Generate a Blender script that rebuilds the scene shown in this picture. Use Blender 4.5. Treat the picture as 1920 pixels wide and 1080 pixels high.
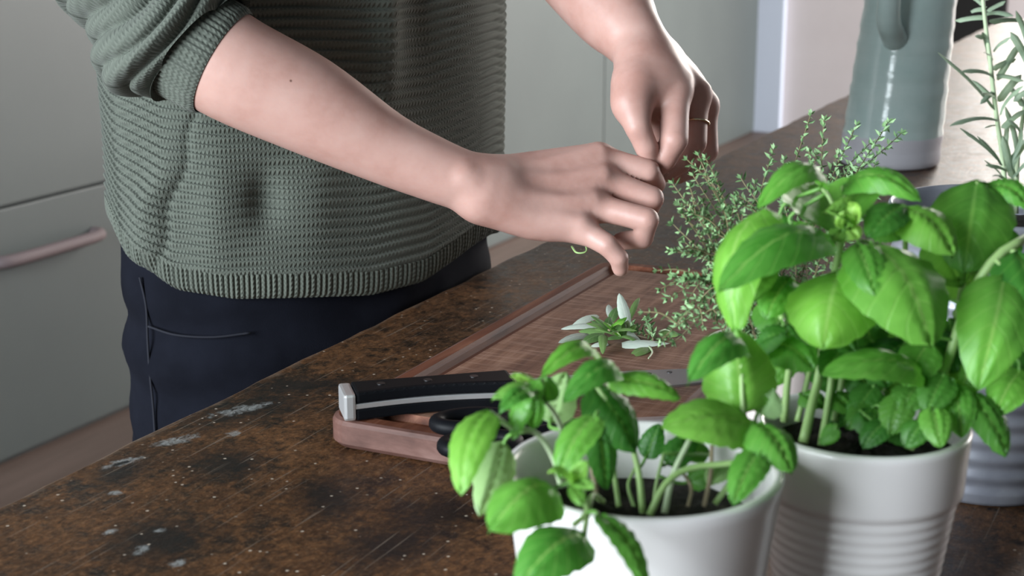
import bpy, bmesh, math, random
import numpy as np
from mathutils import Vector, Matrix
for o in list(bpy.data.objects): bpy.data.objects.remove(o)
rnd = random.Random(7)
SC = bpy.context.scene
COL = SC.collection
# ------------------------------------------------------------------ camera
Z0 = 0.90                                  # table top height
F = 2933.0; PITCH = math.radians(14.5); CH = 0.40
cd = bpy.data.cameras.new('camera'); cam = bpy.data.objects.new('camera', cd); COL.objects.link(cam)
cam.location = (0, 0, Z0 + CH); cam.rotation_euler = (math.pi/2 - PITCH, 0, 0)
cd.sensor_width = 36; cd.lens = 36*F/1920; cd.clip_start = 0.01
cd.dof.use_dof = True; cd.dof.focus_distance = 1.28; cd.dof.aperture_fstop = 11
SC.camera = cam
# ------------------------------------------------------------------ light
w = bpy.data.worlds.new('world'); SC.world = w; w.use_nodes = True
w.node_tree.nodes['Background'].inputs[0].default_value = (0.86, 0.93, 1.0, 1)
w.node_tree.nodes['Background'].inputs[1].default_value = 0.085
def area(name, loc, target, sx, sy, power, color):
    l = bpy.data.lights.new(name, 'AREA'); l.shape = 'RECTANGLE'; l.size = sx; l.size_y = sy; l.energy = power; l.color = color
    o = bpy.data.objects.new(name, l); COL.objects.link(o); o.location = loc
    o.rotation_euler = (Vector(target)-Vector(loc)).to_track_quat('-Z', 'Y').to_euler(); return o
area('daylight_side_window', (-2.28, -0.78, 1.62), (-0.02, 1.15, 0.98), 2.1, 1.6, 185, (0.86, 0.945, 1.0))
area('daylight_far_window', (3.05, 6.6, 2.25), (0.2, 1.8, 0.9), 1.9, 1.5, 155, (1.0, 0.95, 0.88))
area('back_wall_fill', (5.6, 5.2, 2.0), (2.6, 8.0, 1.2), 1.6, 1.5, 330, (1.0, 0.97, 0.95))  # unseen fill lamp added to brighten the back wall, not a window
SC.view_settings.view_transform = 'Standard'; SC.view_settings.look = 'None'
SC.view_settings.gamma = 1; SC.view_settings.use_curve_mapping = False
SC.view_settings.exposure = 0.46
# ------------------------------------------------------------------ helpers
def ray(px, py):
    xc = (px-960)/F; yc = -(py-540)/F
    return Vector((xc, math.cos(PITCH)+yc*math.sin(PITCH), -math.sin(PITCH)+yc*math.cos(PITCH)))
CAMP = Vector((0, 0, Z0+CH))
def at(px, py, y):
    r = ray(px, py); return CAMP + r*(y/r.y)
def on(px, py, z=0.0):                     # z above the table top
    r = ray(px, py); return CAMP + r*((z-CH)/r.z)
def proj(P):
    P = Vector(P)-CAMP
    c = P.y*math.cos(PITCH)-P.z*math.sin(PITCH); u = P.y*math.sin(PITCH)+P.z*math.cos(PITCH)
    return 960+F*P.x/c, 540-F*u/c
AZ = math.radians(25.5)
T = Vector((math.sin(AZ), math.cos(AZ), 0)); N = Vector((math.cos(AZ), -math.sin(AZ), 0))
E0 = Vector((-0.3409, 0.9723, 0))
def tl(p):                                 # world -> table local (across, along)
    d = Vector(p)-E0; return d.dot(N), d.dot(T)

class M:
    """small node helper"""
    def __init__(s, name, color=(.5,.5,.5), rough=.5, metal=0, spec=.5):
        s.m = bpy.data.materials.new(name); s.m.use_nodes = True; s.t = s.m.node_tree; s.b = s.t.nodes['Principled BSDF']
        s.set('Base Color', (*color, 1)); s.set('Roughness', rough); s.set('Metallic', metal); s.set('Specular IOR Level', spec)
        s._c = None
    def set(s, k, v): s.b.inputs[k].default_value = v
    def n(s, typ, **kw):
        x = s.t.nodes.new(typ)
        for k, v in kw.items(): setattr(x, k, v)
        return x
    def l(s, a, b): s.t.links.new(a, b)
    def coord(s, which='Object', scale=(1,1,1), loc=(0,0,0), rot=(0,0,0)):
        if s._c is None: s._c = s.n('ShaderNodeTexCoord')
        mp = s.n('ShaderNodeMapping'); mp.inputs['Scale'].default_value = scale; mp.inputs['Location'].default_value = loc; mp.inputs['Rotation'].default_value = rot
        s.l(s._c.outputs[which], mp.inputs[0]); return mp.outputs[0]
    def noise(s, vec, scale, detail=4, rough=.55, dist=0):
        x = s.n('ShaderNodeTexNoise'); x.inputs['Scale'].default_value = scale; x.inputs['Detail'].default_value = detail
        x.inputs['Roughness'].default_value = rough; x.inputs['Distortion'].default_value = dist
        if vec is not None: s.l(vec, x.inputs['Vector'])
        return x.outputs['Fac']
    def voro(s, vec, scale, feature='F1'):
        x = s.n('ShaderNodeTexVoronoi'); x.feature = feature; x.inputs['Scale'].default_value = scale
        s.l(vec, x.inputs['Vector']); return x.outputs['Distance']
    def ramp(s, fac, stops):
        r = s.n('ShaderNodeValToRGB'); e = r.color_ramp.elements
        while len(e) < len(stops): e.new(.5)
        for el, (p, c) in zip(e, stops): el.position = p; el.color = (*c, 1) if len(c) == 3 else c
        s.l(fac, r.inputs[0]); return r.outputs[0]
    def mix(s, fac, a, b, mode='MIX'):
        x = s.n('ShaderNodeMix', data_type='RGBA', blend_type=mode)
        for v, i in ((fac, 0), (a, 6), (b, 7)):
            if isinstance(v, (int, float)): x.inputs[i].default_value = v
            elif isinstance(v, tuple): x.inputs[i].default_value = (*v, 1)
            else: s.l(v, x.inputs[i])
        return x.outputs[2]
    def math(s, op, a, b=0.0, c=None):
        x = s.n('ShaderNodeMath', operation=op)
        for i, v in enumerate((a, b, c)):
            if v is None: continue
            if isinstance(v, (int, float)): x.inputs[i].default_value = v
            else: s.l(v, x.inputs[i])
        return x.outputs[0]
    def color(s, c): s.l(c, s.b.inputs['Base Color'])
    def roughn(s, c): s.l(c, s.b.inputs['Roughness'])
    def bump(s, h, strength=.3, dist=.001):
        x = s.n('ShaderNodeBump'); x.inputs['Strength'].default_value = strength; x.inputs['Distance'].default_value = dist
        s.l(h, x.inputs['Height']); s.l(x.outputs[0], s.b.inputs['Normal'])

def link(o, parent=None):
    COL.objects.link(o)
    if parent is not None: o.parent = parent
    return o
def mesh_obj(name, verts, faces, mat, parent=None, smooth=True, uv=None, mats=None, midx=None):
    me = bpy.data.meshes.new(name); me.from_pydata([tuple(v) for v in verts], [], [tuple(int(i) for i in f) for f in faces]); me.update()
    for m_ in ([mat] if mats is None else mats): me.materials.append(m_.m)
    if smooth: me.polygons.foreach_set('use_smooth', [True]*len(me.polygons))
    if midx is not None: me.polygons.foreach_set('material_index', midx)
    if uv is not None:
        ul = me.uv_layers.new(name='UVMap'); li = np.zeros(len(me.loops), int); me.loops.foreach_get('vertex_index', li)
        ul.data.foreach_set('uv', np.asarray(uv, float)[li].ravel())
    return link(bpy.data.objects.new(name, me), parent)
def bm_obj(name, bm, mat, parent=None, smooth=False, bevel=0, seg=2):
    if bevel: bmesh.ops.bevel(bm, geom=bm.edges[:], offset=bevel, segments=seg, profile=.6, affect='EDGES')
    me = bpy.data.meshes.new(name); bm.to_mesh(me); bm.free(); me.materials.append(mat.m)
    if smooth: me.polygons.foreach_set('use_smooth', [True]*len(me.polygons))
    return link(bpy.data.objects.new(name, me), parent)
def box(name, x0, x1, y0, y1, z0, z1, mat, parent=None, bevel=0):
    bm = bmesh.new(); bmesh.ops.create_cube(bm, size=1)
    for v in bm.verts: v.co = ((x0+x1)/2+v.co.x*(x1-x0), (y0+y1)/2+v.co.y*(y1-y0), (z0+z1)/2+v.co.z*(z1-z0))
    return bm_obj(name, bm, mat, parent, bevel=bevel)
def empty(name, loc=(0,0,0), rz=0):
    o = bpy.data.objects.new(name, None); COL.objects.link(o); o.location = loc; o.rotation_euler = (0,0,rz); o.empty_display_size = .05
    return o
def tag(o, label=None, cat=None, group=None, kind=None):
    if label: o['label'] = label
    if cat: o['category'] = cat
    if group: o['group'] = group
    if kind: o['kind'] = kind
    return o
def grid_faces(nu, nv, closed_u=False):
    f = []
    for j in range(nv-1):
        for i in range(nu if closed_u else nu-1):
            a = j*nu+i; b = j*nu+(i+1) % nu; f.append((a, b, b+nu, a+nu))
    return f
def lathe(name, prof, mat, parent=None, nu=64, lean=(0,0), wob=0, cap_start=True, cap_end=False, seed=0):
    """prof: list of (r,z); local z up"""
    vs = []
    for (r, z) in prof:
        for i in range(nu):
            a = 2*math.pi*i/nu; rr = r*(1+wob*math.sin(2*a+seed+z*9)+wob*.6*math.sin(3*a+z*23))
            vs.append((rr*math.cos(a)+lean[0]*z, rr*math.sin(a)+lean[1]*z, z))
    fs = grid_faces(nu, len(prof), True)
    if cap_start: fs.append(tuple(range(nu-1, -1, -1)))
    if cap_end: fs.append(tuple((len(prof)-1)*nu+i for i in range(nu)))
    return mesh_obj(name, vs, fs, mat, parent)
def catmull(pts, n):
    P = [Vector(p) for p in pts]; P = [P[0]*2-P[1]]+P+[P[-1]*2-P[-2]]
    out = []; k = len(P)-3
    for j in range(n):
        s = j/(n-1)*k; i = min(int(s), k-1); t = s-i; a, b, c, d = P[i:i+4]
        out.append(.5*((2*b)+(c-a)*t+(2*a-5*b+4*c-d)*t*t+(3*b-a-3*c+d)*t**3))
    return out
def tube_geo(path, radii, ns=8, vs=None, fs=None, caps=True, flat=1.0):
    vs = [] if vs is None else vs; fs = [] if fs is None else fs; base = len(vs); n = len(path)
    up = Vector((0.13, .21, 1)); prev = None
    for j in range(n):
        d = (path[min(j+1, n-1)]-path[max(j-1, 0)])
        d = d.normalized() if d.length > 1e-9 else Vector((0,0,1))
        if prev is None: a = d.cross(up if abs(d.dot(up.normalized())) < .95 else Vector((1,0,0))).normalized()
        else: a = (prev-d*prev.dot(d)).normalized()
        prev = a; b = d.cross(a)
        r = radii[j] if hasattr(radii, '__len__') else radii
        for i in range(ns):
            t = 2*math.pi*i/ns; vs.append(path[j]+a*(r*math.cos(t))+b*(r*flat*math.sin(t)))
    for j in range(n-1):
        for i in range(ns):
            p, q = base+j*ns+i, base+j*ns+(i+1) % ns; fs.append((p, q, q+ns, p+ns))
    if caps:
        fs.append(tuple(base+i for i in range(ns-1, -1, -1))); fs.append(tuple(base+(n-1)*ns+i for i in range(ns)))
    return vs, fs
def tube(name, pts, r0, r1, mat, parent=None, n=12, ns=8, flat=1.0):
    p = catmull(pts, n); vs, fs = tube_geo(p, [r0+(r1-r0)*j/(n-1) for j in range(n)], ns, flat=flat)
    return mesh_obj(name, vs, fs, mat, parent)

# ------------------------------------------------------------------ materials
# worn, stained table wood
tw = M('table_wood', rough=.42, spec=.25)
c = tw.coord(); cs = tw.coord(scale=(1, .22, 1))
big = tw.noise(c, 9, 6, .62, .4); mid = tw.noise(c, 46, 6, .7, .3); fine = tw.noise(c, 330, 4, .7); grain = tw.noise(cs, 120, 4, .6)
col = tw.ramp(big, [(.30, (.022, .012, .007)), (.43, (.072, .036, .016)), (.60, (.125, .064, .028)), (.8, (.145, .082, .042))])
col = tw.mix(tw.ramp(mid, [(.38, (1,1,1)), (.50, (0,0,0))]), col, (.014, .010, .008))
col = tw.mix(tw.math('MULTIPLY', tw.ramp(grain, [(.45, (0,0,0)), (.75, (1,1,1))]), .35), col, (.15, .085, .045))
col = tw.mix(tw.math('MULTIPLY', tw.ramp(fine, [(.50, (0,0,0)), (.68, (1,1,1))]), .5), col, (.22, .145, .09))
gr2 = tw.noise(tw.coord(scale=(1, .55, 1)), 190, 7, .78, .2)
col = tw.mix(1.0, col, tw.ramp(gr2, [(.30, (.16, .14, .13)), (.48, (.72, .62, .54)), (.66, (1.55, 1.32, 1.10))]), 'MULTIPLY')
# black burnt patches and grey paint spots, with shapes of their own
def blob(m, px, py, rx, ry, rot, soft=.5, warp=.35):
    a, b = tl(on(px, py)); lx, ly = a, b
    co = m.coord(loc=(0,0,0)); sub = m.n('ShaderNodeVectorMath', operation='SUBTRACT'); m.l(co, sub.inputs[0]); sub.inputs[1].default_value = (lx, ly, 0)
    mp = m.n('ShaderNodeMapping'); mp.vector_type = 'TEXTURE'; mp.inputs['Rotation'].default_value = (0,0,rot); mp.inputs['Scale'].default_value = (rx, ry, 1e3); m.l(sub.outputs[0], mp.inputs[0])
    ln = m.n('ShaderNodeVectorMath', operation='LENGTH'); m.l(mp.outputs[0], ln.inputs[0])
    nz = m.noise(m.coord(), 130, 5, .7)
    v = m.math('ADD', ln.outputs['Value'], m.math('MULTIPLY', m.math('SUBTRACT', nz, .5), warp*3))
    return m.ramp(v, [(max(.0, 1-soft)*.5, (1,1,1)), (.5+.001, (0,0,0))]) if False else m.ramp(m.math('MULTIPLY', v, .5), [(.5*(1-soft), (1,1,1)), (.5, (0,0,0))])
for (px, py, rx, ry, rot) in [(222, 890, .022, .045, .2), (470, 765, .05, .085, -.3), (300, 1010, .05, .05, 0), (620, 935, .03, .05, .6), (560, 722, .028, .09, -1.1), (740, 1020, .05, .05, .4), (430, 870, .04, .04, 0), (830, 960, .05, .05, .4)]:
    col = tw.mix(tw.math('MULTIPLY', blob(tw, px, py, rx, ry, rot, .75, .5), .9), col, (.008, .0075, .0075))
paint = None
for (px, py, rx, ry, rot) in [(233, 866, .007, .017, -.35), (330, 826, .008, .021, -.5), (452, 768, .009, .028, -.45), (207, 997, .0045, .006, 0), (265, 1030, .005, .008, .3), (333, 1056, .005, .007, 0), (215, 925, .005, .006, 0), (438, 813, .006, .007, 0), (300, 995, .004, .004, 0)]:
    col = tw.mix(tw.math('MULTIPLY', blob(tw, px, py, rx, ry, rot, .55, .75), tw.ramp(gr2, [(.40, (.0,)*3), (.55, (.85,)*3)])), col, (.30, .32, .32))
col = tw.mix(blob(tw, 229, 868, .0035, .010, -.35, .5, .4), col, (.012, .013, .014))
# crumbs of bare wood and light specks
sp = tw.voro(c, 95); spm = tw.ramp(sp, [(.07, (1,1,1)), (.13, (0,0,0))]); gate = tw.ramp(tw.noise(c, 23, 2), [(.45, (0,0,0)), (.52, (1,1,1))])
col = tw.mix(tw.math('MULTIPLY', spm, gate), col, (.50, .42, .34))
# scratches along the table
sc = tw.noise(tw.coord(scale=(1, .02, 1), rot=(0,0,.25)), 420, 2, .5); scm = tw.ramp(sc, [(.64, (0,0,0)), (.69, (1,1,1))])
col = tw.mix(tw.math('MULTIPLY', scm, .45), col, (.24, .19, .15))
# pale worn edge
sx = tw.n('ShaderNodeSeparateXYZ'); tw.l(c, sx.inputs[0])
ed = tw.math('ADD', sx.outputs[0], tw.math('MULTIPLY', tw.math('SUBTRACT', mid, .5), .03))
col = tw.mix(tw.math('MULTIPLY', tw.ramp(tw.math('MULTIPLY', ed, 20), [(.02, (1,1,1)), (.16, (0,0,0))]), .55), col, (.22, .15, .105))
tw.color(col); tw.roughn(tw.ramp(mid, [(.3, (.30,)*3), (.7, (.52,)*3)]))
tw.bump(tw.math('ADD', tw.math('MULTIPLY', mid, .8), tw.math('MULTIPLY', fine, .5)), .55, .0016)

bw = M('board_wood', rough=.58, spec=.3)
c = bw.coord(scale=(1, .12, 1)); g1 = bw.noise(bw.coord(scale=(1, .10, 1), rot=(0,0,.12)), 95, 6, .65, .3); g2 = bw.noise(bw.coord(), 14, 4, .6)
col = bw.ramp(g1, [(.30, (.105, .045, .027)), (.5, (.20, .096, .060)), (.7, (.31, .175, .120))])
col = bw.mix(bw.math('MULTIPLY', bw.ramp(g2, [(.42, (0,0,0)), (.7, (1,1,1))]), .5), col, (.075, .028, .02))
sc = bw.noise(bw.coord(scale=(.04, 1, 1), rot=(0,0,.5)), 380, 2, .5); scm = bw.ramp(sc, [(.56, (0,0,0)), (.66, (1,1,1))])
sc2 = bw.noise(bw.coord(scale=(.05, 1, 1), rot=(0,0,-.15)), 300, 2, .5); scm2 = bw.ramp(sc2, [(.58, (0,0,0)), (.68, (1,1,1))])
col = bw.mix(bw.math('MULTIPLY', bw.math('MAXIMUM', scm, scm2), .42), col, (.40, .25, .19))
bw.color(col); bw.bump(bw.math('SUBTRACT', g1, bw.math('MULTIPLY', scm, .5)), .35, .0008)
bge = M('board_groove_wood', rough=.6, spec=.22)
g1 = bge.noise(bge.coord(scale=(1, .08, 1)), 80, 5, .65, .3)
bge.color(bge.ramp(g1, [(.3, (.055, .016, .009)), (.55, (.14, .046, .024)), (.75, (.24, .105, .062))])); bge.bump(g1, .3, .0008)

skin = M('skin', rough=.46, spec=.4)
c = skin.coord(); n1 = skin.noise(c, 26, 4, .6); n2 = skin.noise(c, 420, 3, .6)
col = skin.ramp(n1, [(.3, (.43, .235, .195)), (.5, (.49, .288, .245)), (.75, (.535, .335, .29))])
skin.set('Subsurface Weight', .18); skin.set('Subsurface Radius', (.012, .0045, .0025)); skin.set('Subsurface Scale', .6)
mole = at(545, 152, 1.262)
dst = skin.n('ShaderNodeVectorMath', operation='DISTANCE'); skin.l(c, dst.inputs[0]); dst.inputs[1].default_value = mole
col = skin.mix(skin.ramp(skin.math('MULTIPLY', dst.outputs['Value'], 55), [(.04, (1,1,1)), (.09, (0,0,0))]), col, (.10, .04, .025))
SKIN_COL = col; skin.color(col); skin.bump(n2, .12, .0006)
nail = M('fingernail', (.55, .30, .27), .28)

def knit_mat(name, vert=False, k=1.0):
    m = M(name, rough=.92, spec=.2)
    uv = m.coord('UV'); n = m.noise(uv, 60, 3, .6)
    s = m.n('ShaderNodeSeparateXYZ'); m.l(uv, s.inputs[0])
    # two-legged stitches along the rows
    wu = m.math('SINE', m.math('MULTIPLY', s.outputs[0], 2*math.pi/.0040)); wv = m.math('SINE', m.math('ADD', m.math('MULTIPLY', s.outputs[1], 2*math.pi/.0046), m.math('MULTIPLY', wu, 1.2)))
    st = m.math('ADD', m.math('MULTIPLY', wu, .38), m.math('MULTIPLY', wv, .5)); fz = m.noise(uv, 1400, 3, .7)
    base = m.ramp(m.math('MULTIPLY_ADD', st, .35, .5), [(.1, tuple(k*x for x in (.070, .081, .068))), (.9, tuple(k*x for x in (.122, .137, .116)))])
    base = m.mix(m.math('MULTIPLY', fz, .35), base, tuple(k*x for x in (.145, .158, .132)))
    m.color(base); m.bump(m.math('ADD', st, m.math('MULTIPLY', fz, .6)), .65, .0009)
    m.set('Sheen Weight', .08); m.set('Sheen Roughness', .5)
    return m
knit = knit_mat('green_grey_knit'); knit2 = knit_mat('green_grey_rib')
denim = M('navy_cloth', rough=.95, spec=.06)
n = denim.noise(denim.coord(), 900, 3, .6); n2 = denim.noise(denim.coord(), 20, 3)
denim.color(denim.ramp(n2, [(.3, (.0056, .0062, .0098)), (.7, (.0085, .0095, .015))])); denim.bump(n, .35, .0006)
seamm = M('navy_seam', (.006, .007, .014), .9)

def leaf_mat(name, dark, light, vein, trans, rough=.42, tw_=.40):
    m = M(name, rough=rough, spec=.5); uv = m.coord('UV')
    s = m.n('ShaderNodeSeparateXYZ'); m.l(uv, s.inputs[0])
    au = m.math('ABSOLUTE', m.math('SUBTRACT', s.outputs[0], .5))
    rib = m.ramp(au, [(.012, (1,1,1)), (.035, (0,0,0))])
    # side veins sweep forward from the midrib
    ph = m.math('SINE', m.math('MULTIPLY', m.math('SUBTRACT', s.outputs[1], m.math('MULTIPLY', au, .55)), 2*math.pi*6.5))
    sv = m.ramp(ph, [(.90, (0,0,0)), (1.0, (1,1,1))])
    n = m.noise(m.coord(), 45, 3, .6)
    oi = m.n('ShaderNodeObjectInfo')
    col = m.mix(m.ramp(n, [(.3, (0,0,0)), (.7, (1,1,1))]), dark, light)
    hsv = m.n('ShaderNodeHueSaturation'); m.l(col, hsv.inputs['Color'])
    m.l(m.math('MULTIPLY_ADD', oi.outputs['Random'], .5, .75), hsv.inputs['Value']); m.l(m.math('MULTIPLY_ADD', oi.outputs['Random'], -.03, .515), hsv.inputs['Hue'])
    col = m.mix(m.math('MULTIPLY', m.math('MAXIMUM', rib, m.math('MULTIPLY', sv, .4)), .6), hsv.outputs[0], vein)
    m.color(col); m.bump(m.math('SUBTRACT', n, m.math('MULTIPLY', sv, .8)), .25, .0012)
    tr = m.n('ShaderNodeBsdfTranslucent'); tc = m.mix(1.0, col, trans, 'MULTIPLY'); m.l(tc, tr.inputs['Color'])
    mx = m.n('ShaderNodeMixShader'); mx.inputs[0].default_value = tw_; m.l(m.b.outputs[0], mx.inputs[1]); m.l(tr.outputs[0], mx.inputs[2])
    m.l(mx.outputs[0], m.t.nodes['Material Output'].inputs['Surface']); return m
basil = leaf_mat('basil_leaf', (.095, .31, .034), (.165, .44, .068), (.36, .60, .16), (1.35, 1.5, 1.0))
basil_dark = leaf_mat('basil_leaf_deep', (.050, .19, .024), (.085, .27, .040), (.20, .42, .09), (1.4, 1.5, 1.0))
basil_pale = leaf_mat('basil_leaf_underside', (.24, .42, .17), (.30, .48, .22), (.42, .58, .30), (1.3, 1.4, 1.0))
basil_young = leaf_mat('basil_leaf_young', (.24, .52, .08), (.33, .62, .14), (.48, .70, .18), (1.3, 1.4, 1.0))
sage = leaf_mat('sage_leaf', (.46, .55, .47), (.60, .67, .60), (.72, .76, .70), (1.1, 1.2, 1.0), .7, .2)
herb = leaf_mat('green_herb_leaf', (.10, .21, .06), (.17, .31, .10), (.30, .42, .2), (1.3, 1.4, 1.0), .55, .25)
rosm = leaf_mat('grey_green_needle', (.19, .27, .18), (.33, .42, .32), (.50, .56, .46), (1.2, 1.3, 1.0), .6, .3)
thy = M('thyme_leaf', (.12, .24, .085), .6); o_ = thy.noise(thy.coord(), 60, 2); thy.color(thy.ramp(o_, [(.3, (.13, .26, .10)), (.7, (.28, .44, .21))]))
thst = M('thyme_stem', (.20, .17, .085), .7)
stem_m = M('basil_stem', (.30, .45, .17), .45); stem_m.set('Subsurface Weight', .2); stem_m.set('Subsurface Radius', (.004,.006,.002))
stem_d = M('leaf_stalk', (.13, .30, .06), .5); stem_p = M('pale_basil_stem', (.46, .56, .36), .45); stem_b = M('woody_stem', (.25, .20, .13), .8)
soil_m = M('potting_soil', rough=.95); n = soil_m.noise(soil_m.coord(), 220, 5, .7); soil_m.color(soil_m.ramp(n, [(.35, (.006, .005, .004)), (.6, (.028, .02, .014)), (.75, (.07, .05, .035))])); soil_m.bump(n, 1, .003)
white_c = M('white_ceramic', (.70, .68, .665), .26); white_c.set('Coat Weight', .25)
n = white_c.noise(white_c.coord(), 6, 2); white_c.color(white_c.ramp(n, [(.3, (.77, .745, .74)), (.7, (.81, .785, .78))]))
pink_c = M('blush_ceramic', (.72, .62, .60), .4)
zinc = M('grey_zinc', (.30, .31, .36), .42, .35); n = zinc.noise(zinc.coord(), 30, 4); zinc.color(zinc.ramp(n, [(.3, (.24, .25, .30)), (.7, (.36, .37, .42))]))
glaze = M('celadon_glaze', rough=.14); c = glaze.coord(); n = glaze.noise(c, 18, 5, .6)
gz = glaze.n('ShaderNodeSeparateXYZ'); glaze.l(c, gz.inputs[0])
gcol = glaze.ramp(n, [(.3, (.50, .66, .63)), (.6, (.58, .72, .69)), (.8, (.64, .76, .73))])
foot = glaze.ramp(glaze.math('ADD', glaze.math('MULTIPLY', gz.outputs[2], 10), glaze.math('MULTIPLY', glaze.math('SUBTRACT', n, .5), .12)), [(.44, (1,1,1)), (.47, (0,0,0))])
glaze.color(glaze.mix(foot, gcol, (.66, .65, .70))); glaze.roughn(glaze.ramp(foot, [(0, (.13,)*3), (1, (.6,)*3)]))
glaze.bump(glaze.noise(glaze.coord(scale=(1,1,6)), 9, 2), .25, .006); 
black_p = M('black_plastic', (.004, .0045, .006), .5, 0, .12); steel = M('brushed_steel', (.78, .78, .79), .42, .85)
blade_m = M('blade_steel', (.42, .43, .45), .34, 1.0); rivet_m = M('rivet_steel', (.10, .10, .105), .4, 1.0); gold = M('ring_gold', (.75, .62, .42), .22, 1.0)
cab_m = M('sage_grey_paint', rough=.5); n = cab_m.noise(cab_m.coord(), 3, 3); cab_m.color(cab_m.ramp(n, [(.3, (.090, .107, .105)), (.7, (.098, .116, .113))]))
gap_m = M('cabinet_carcass', (.10, .11, .11), .7); wood_h = M('wooden_handle', (.17, .13, .135), .7)
floor_m = M('floor_boards', rough=.5); n = floor_m.noise(floor_m.coord(scale=(1, .1, 1)), 18, 4); floor_m.color(floor_m.ramp(n, [(.3, (.10, .066, .052)), (.7, (.145, .098, .080))]))
wall_m = M('blush_plaster', (.66, .60, .60), .8); n = wall_m.noise(wall_m.coord(), 3, 3); wall_m.color(wall_m.ramp(n, [(.3, (.64, .58, .58)), (.7, (.68, .62, .62))]))
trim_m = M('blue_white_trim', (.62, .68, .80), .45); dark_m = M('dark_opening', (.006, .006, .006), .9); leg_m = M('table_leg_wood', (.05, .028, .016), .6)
glass_m = M('window_pane', (.9, .9, .9), .05)

# ------------------------------------------------------------------ setting
def on_floor(px, py): return on(px, py, -Z0)
CB = on_floor(0, 875); CAZ = math.radians(26.37)
CT = Vector((math.sin(CAZ), math.cos(CAZ), 0)); CN = Vector((math.cos(CAZ), -math.sin(CAZ), 0))
def cab_s(px):                              # distance along the cabinet front at image column px (about eye height)
    r = ray(px, 200); a = (CB.dot(CN))/(r.dot(CN)); return (r*a-Vector((CB.x, CB.y, 0))).dot(CT)
S_END = cab_s(1418); S_SEAM = cab_s(1133)
fl = box('floor', -4.5, 6.5, -3, 14, -.05, 0, floor_m); tag(fl, kind='structure')
fl.rotation_euler = (0, 0, -AZ)
bp = empty('x_tmp'); bpy.data.objects.remove(bp)
def cabinet(s0, s1, label, drawers, handle):
    c_ = empty('kitchen_cabinet', (CB.x+CT.x*s0, CB.y+CT.y*s0, 0), -CAZ)
    W = s1-s0
    tag(c_, label, 'cabinet', 'cabinets along the back')
    box('body', -.56, -.02, 0, W, 0, 2.4, gap_m, c_)
    box('plinth', -.05, -.012, .003, W-.003, 0, .012, gap_m, c_)
    zs = drawers
    for i, (z0, z1) in enumerate(zs):
        d = box('door' if z1-z0 > 1.0 else 'drawer_front', -.02, 0, .004, W-.004, z0, z1, cab_m, c_, bevel=.0025)
        if handle and z1-z0 < 1.0 and i == len(zs)-2:
            h = tube('handle', [(.0, handle-.17, z1-.11), (.035, handle-.15, z1-.11), (.04, handle, z1-.11), (.035, handle+.15, z1-.11), (.0, handle+.17, z1-.11)], .015, .015, wood_h, d, 20, 8)
    return c_
s_h = cab_s(62); zseam = None
seam = at(100, 366, 1.0) - CAMP
k = CB.dot(CN)/seam.dot(CN); ZS = (CAMP+seam*k).z
LW = cab_s(330)
cabinet(-1.6, LW, 'grey-green cabinet left of the person with a drawer and wooden handle', [(.012, ZS-.004), (ZS+.004, 2.39)], s_h+1.6)
cabinet(LW, S_SEAM, 'plain tall grey-green cabinet right behind the person in the sweater', [(.012, 2.39)], None)
cabinet(S_SEAM, S_END, 'tall grey-green cabinet beside the pale blue upright behind the ringed hand', [(.012, 2.39)], None)
pe = Vector((CB.x, CB.y, 0))+CT*S_END
wbk = empty('tmp'); bpy.data.objects.remove(wbk)
# back wall at right angles to the cabinets, with dark doorway and the far window
WB = box('wall_back', -.6, 6.0, 0, .12, 0, 2.9, wall_m); WB.location = pe+CT*.02; WB.rotation_euler = (0,0,-CAZ); tag(WB, kind='structure')
def wall_x(px):
    r = ray(px, 60); a = (pe+CT*.02).dot(CT)/r.dot(CT); return (r*a-pe).dot(CN)
tr = box('trim_1', wall_x(1421), wall_x(1474), -.05, 0, 0, 2.9, trim_m, bevel=.006); tr.location = WB.location; tr.rotation_euler = WB.rotation_euler; tag(tr, kind='structure')
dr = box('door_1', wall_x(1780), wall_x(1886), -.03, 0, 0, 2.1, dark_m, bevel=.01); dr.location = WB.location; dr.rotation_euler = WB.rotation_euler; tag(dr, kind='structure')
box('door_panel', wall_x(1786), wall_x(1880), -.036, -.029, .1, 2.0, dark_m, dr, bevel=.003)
wl = box('wall_left', -.12, 0, -3.0, S_END+.1, 0, 2.9, wall_m); wl.location = (CB.x-CN.x*.57, CB.y-CN.y*.57, 0); wl.rotation_euler = (0,0,-CAZ); tag(wl, kind='structure')

# ------------------------------------------------------------------ table
tb = empty('kitchen_table', (E0.x, E0.y, 0), -AZ); tag(tb, 'long dark worn wooden kitchen table with paint spots', 'table')
nx, ny = 60, 160; TX, TY0, TY1 = .98, -1.35, 4.3
def rounded_slab(name, x0, x1, y0, y1, z0, z1, mat, parent):
    rr = random.Random(3); vs, fs = [], []
    ys = [y0+(y1-y0)*j/240 for j in range(241)]
    prof = [(0.004, z0), (0, z0+.004), (0, z1-.005), (.0015, z1-.0015), (.005, z1)]
    for y in ys:
        wv = .0012*math.sin(y*31)+.0009*math.sin(y*77+1)+.0007*rr.uniform(-1, 1)
        row = [(x0+a+wv*(1 if b > z0+.01 else .4), y, b) for a, b in prof]+[(x1-a, y, b) for a, b in reversed(prof)]
        vs += row
    nn = len(prof)*2
    for j in range(240):
        for i in range(nn):
            a = j*nn+i; b = j*nn+(i+1) % nn; fs.append((a, a+nn, b+nn, b))
    fs.append(tuple(range(nn))); fs.append(tuple(240*nn+i for i in range(nn-1, -1, -1)))
    return mesh_obj(name, vs, fs, mat, parent, smooth=False)
rounded_slab('tabletop', 0, TX, TY0, TY1, Z0-.045, Z0, tw, tb)
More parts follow.
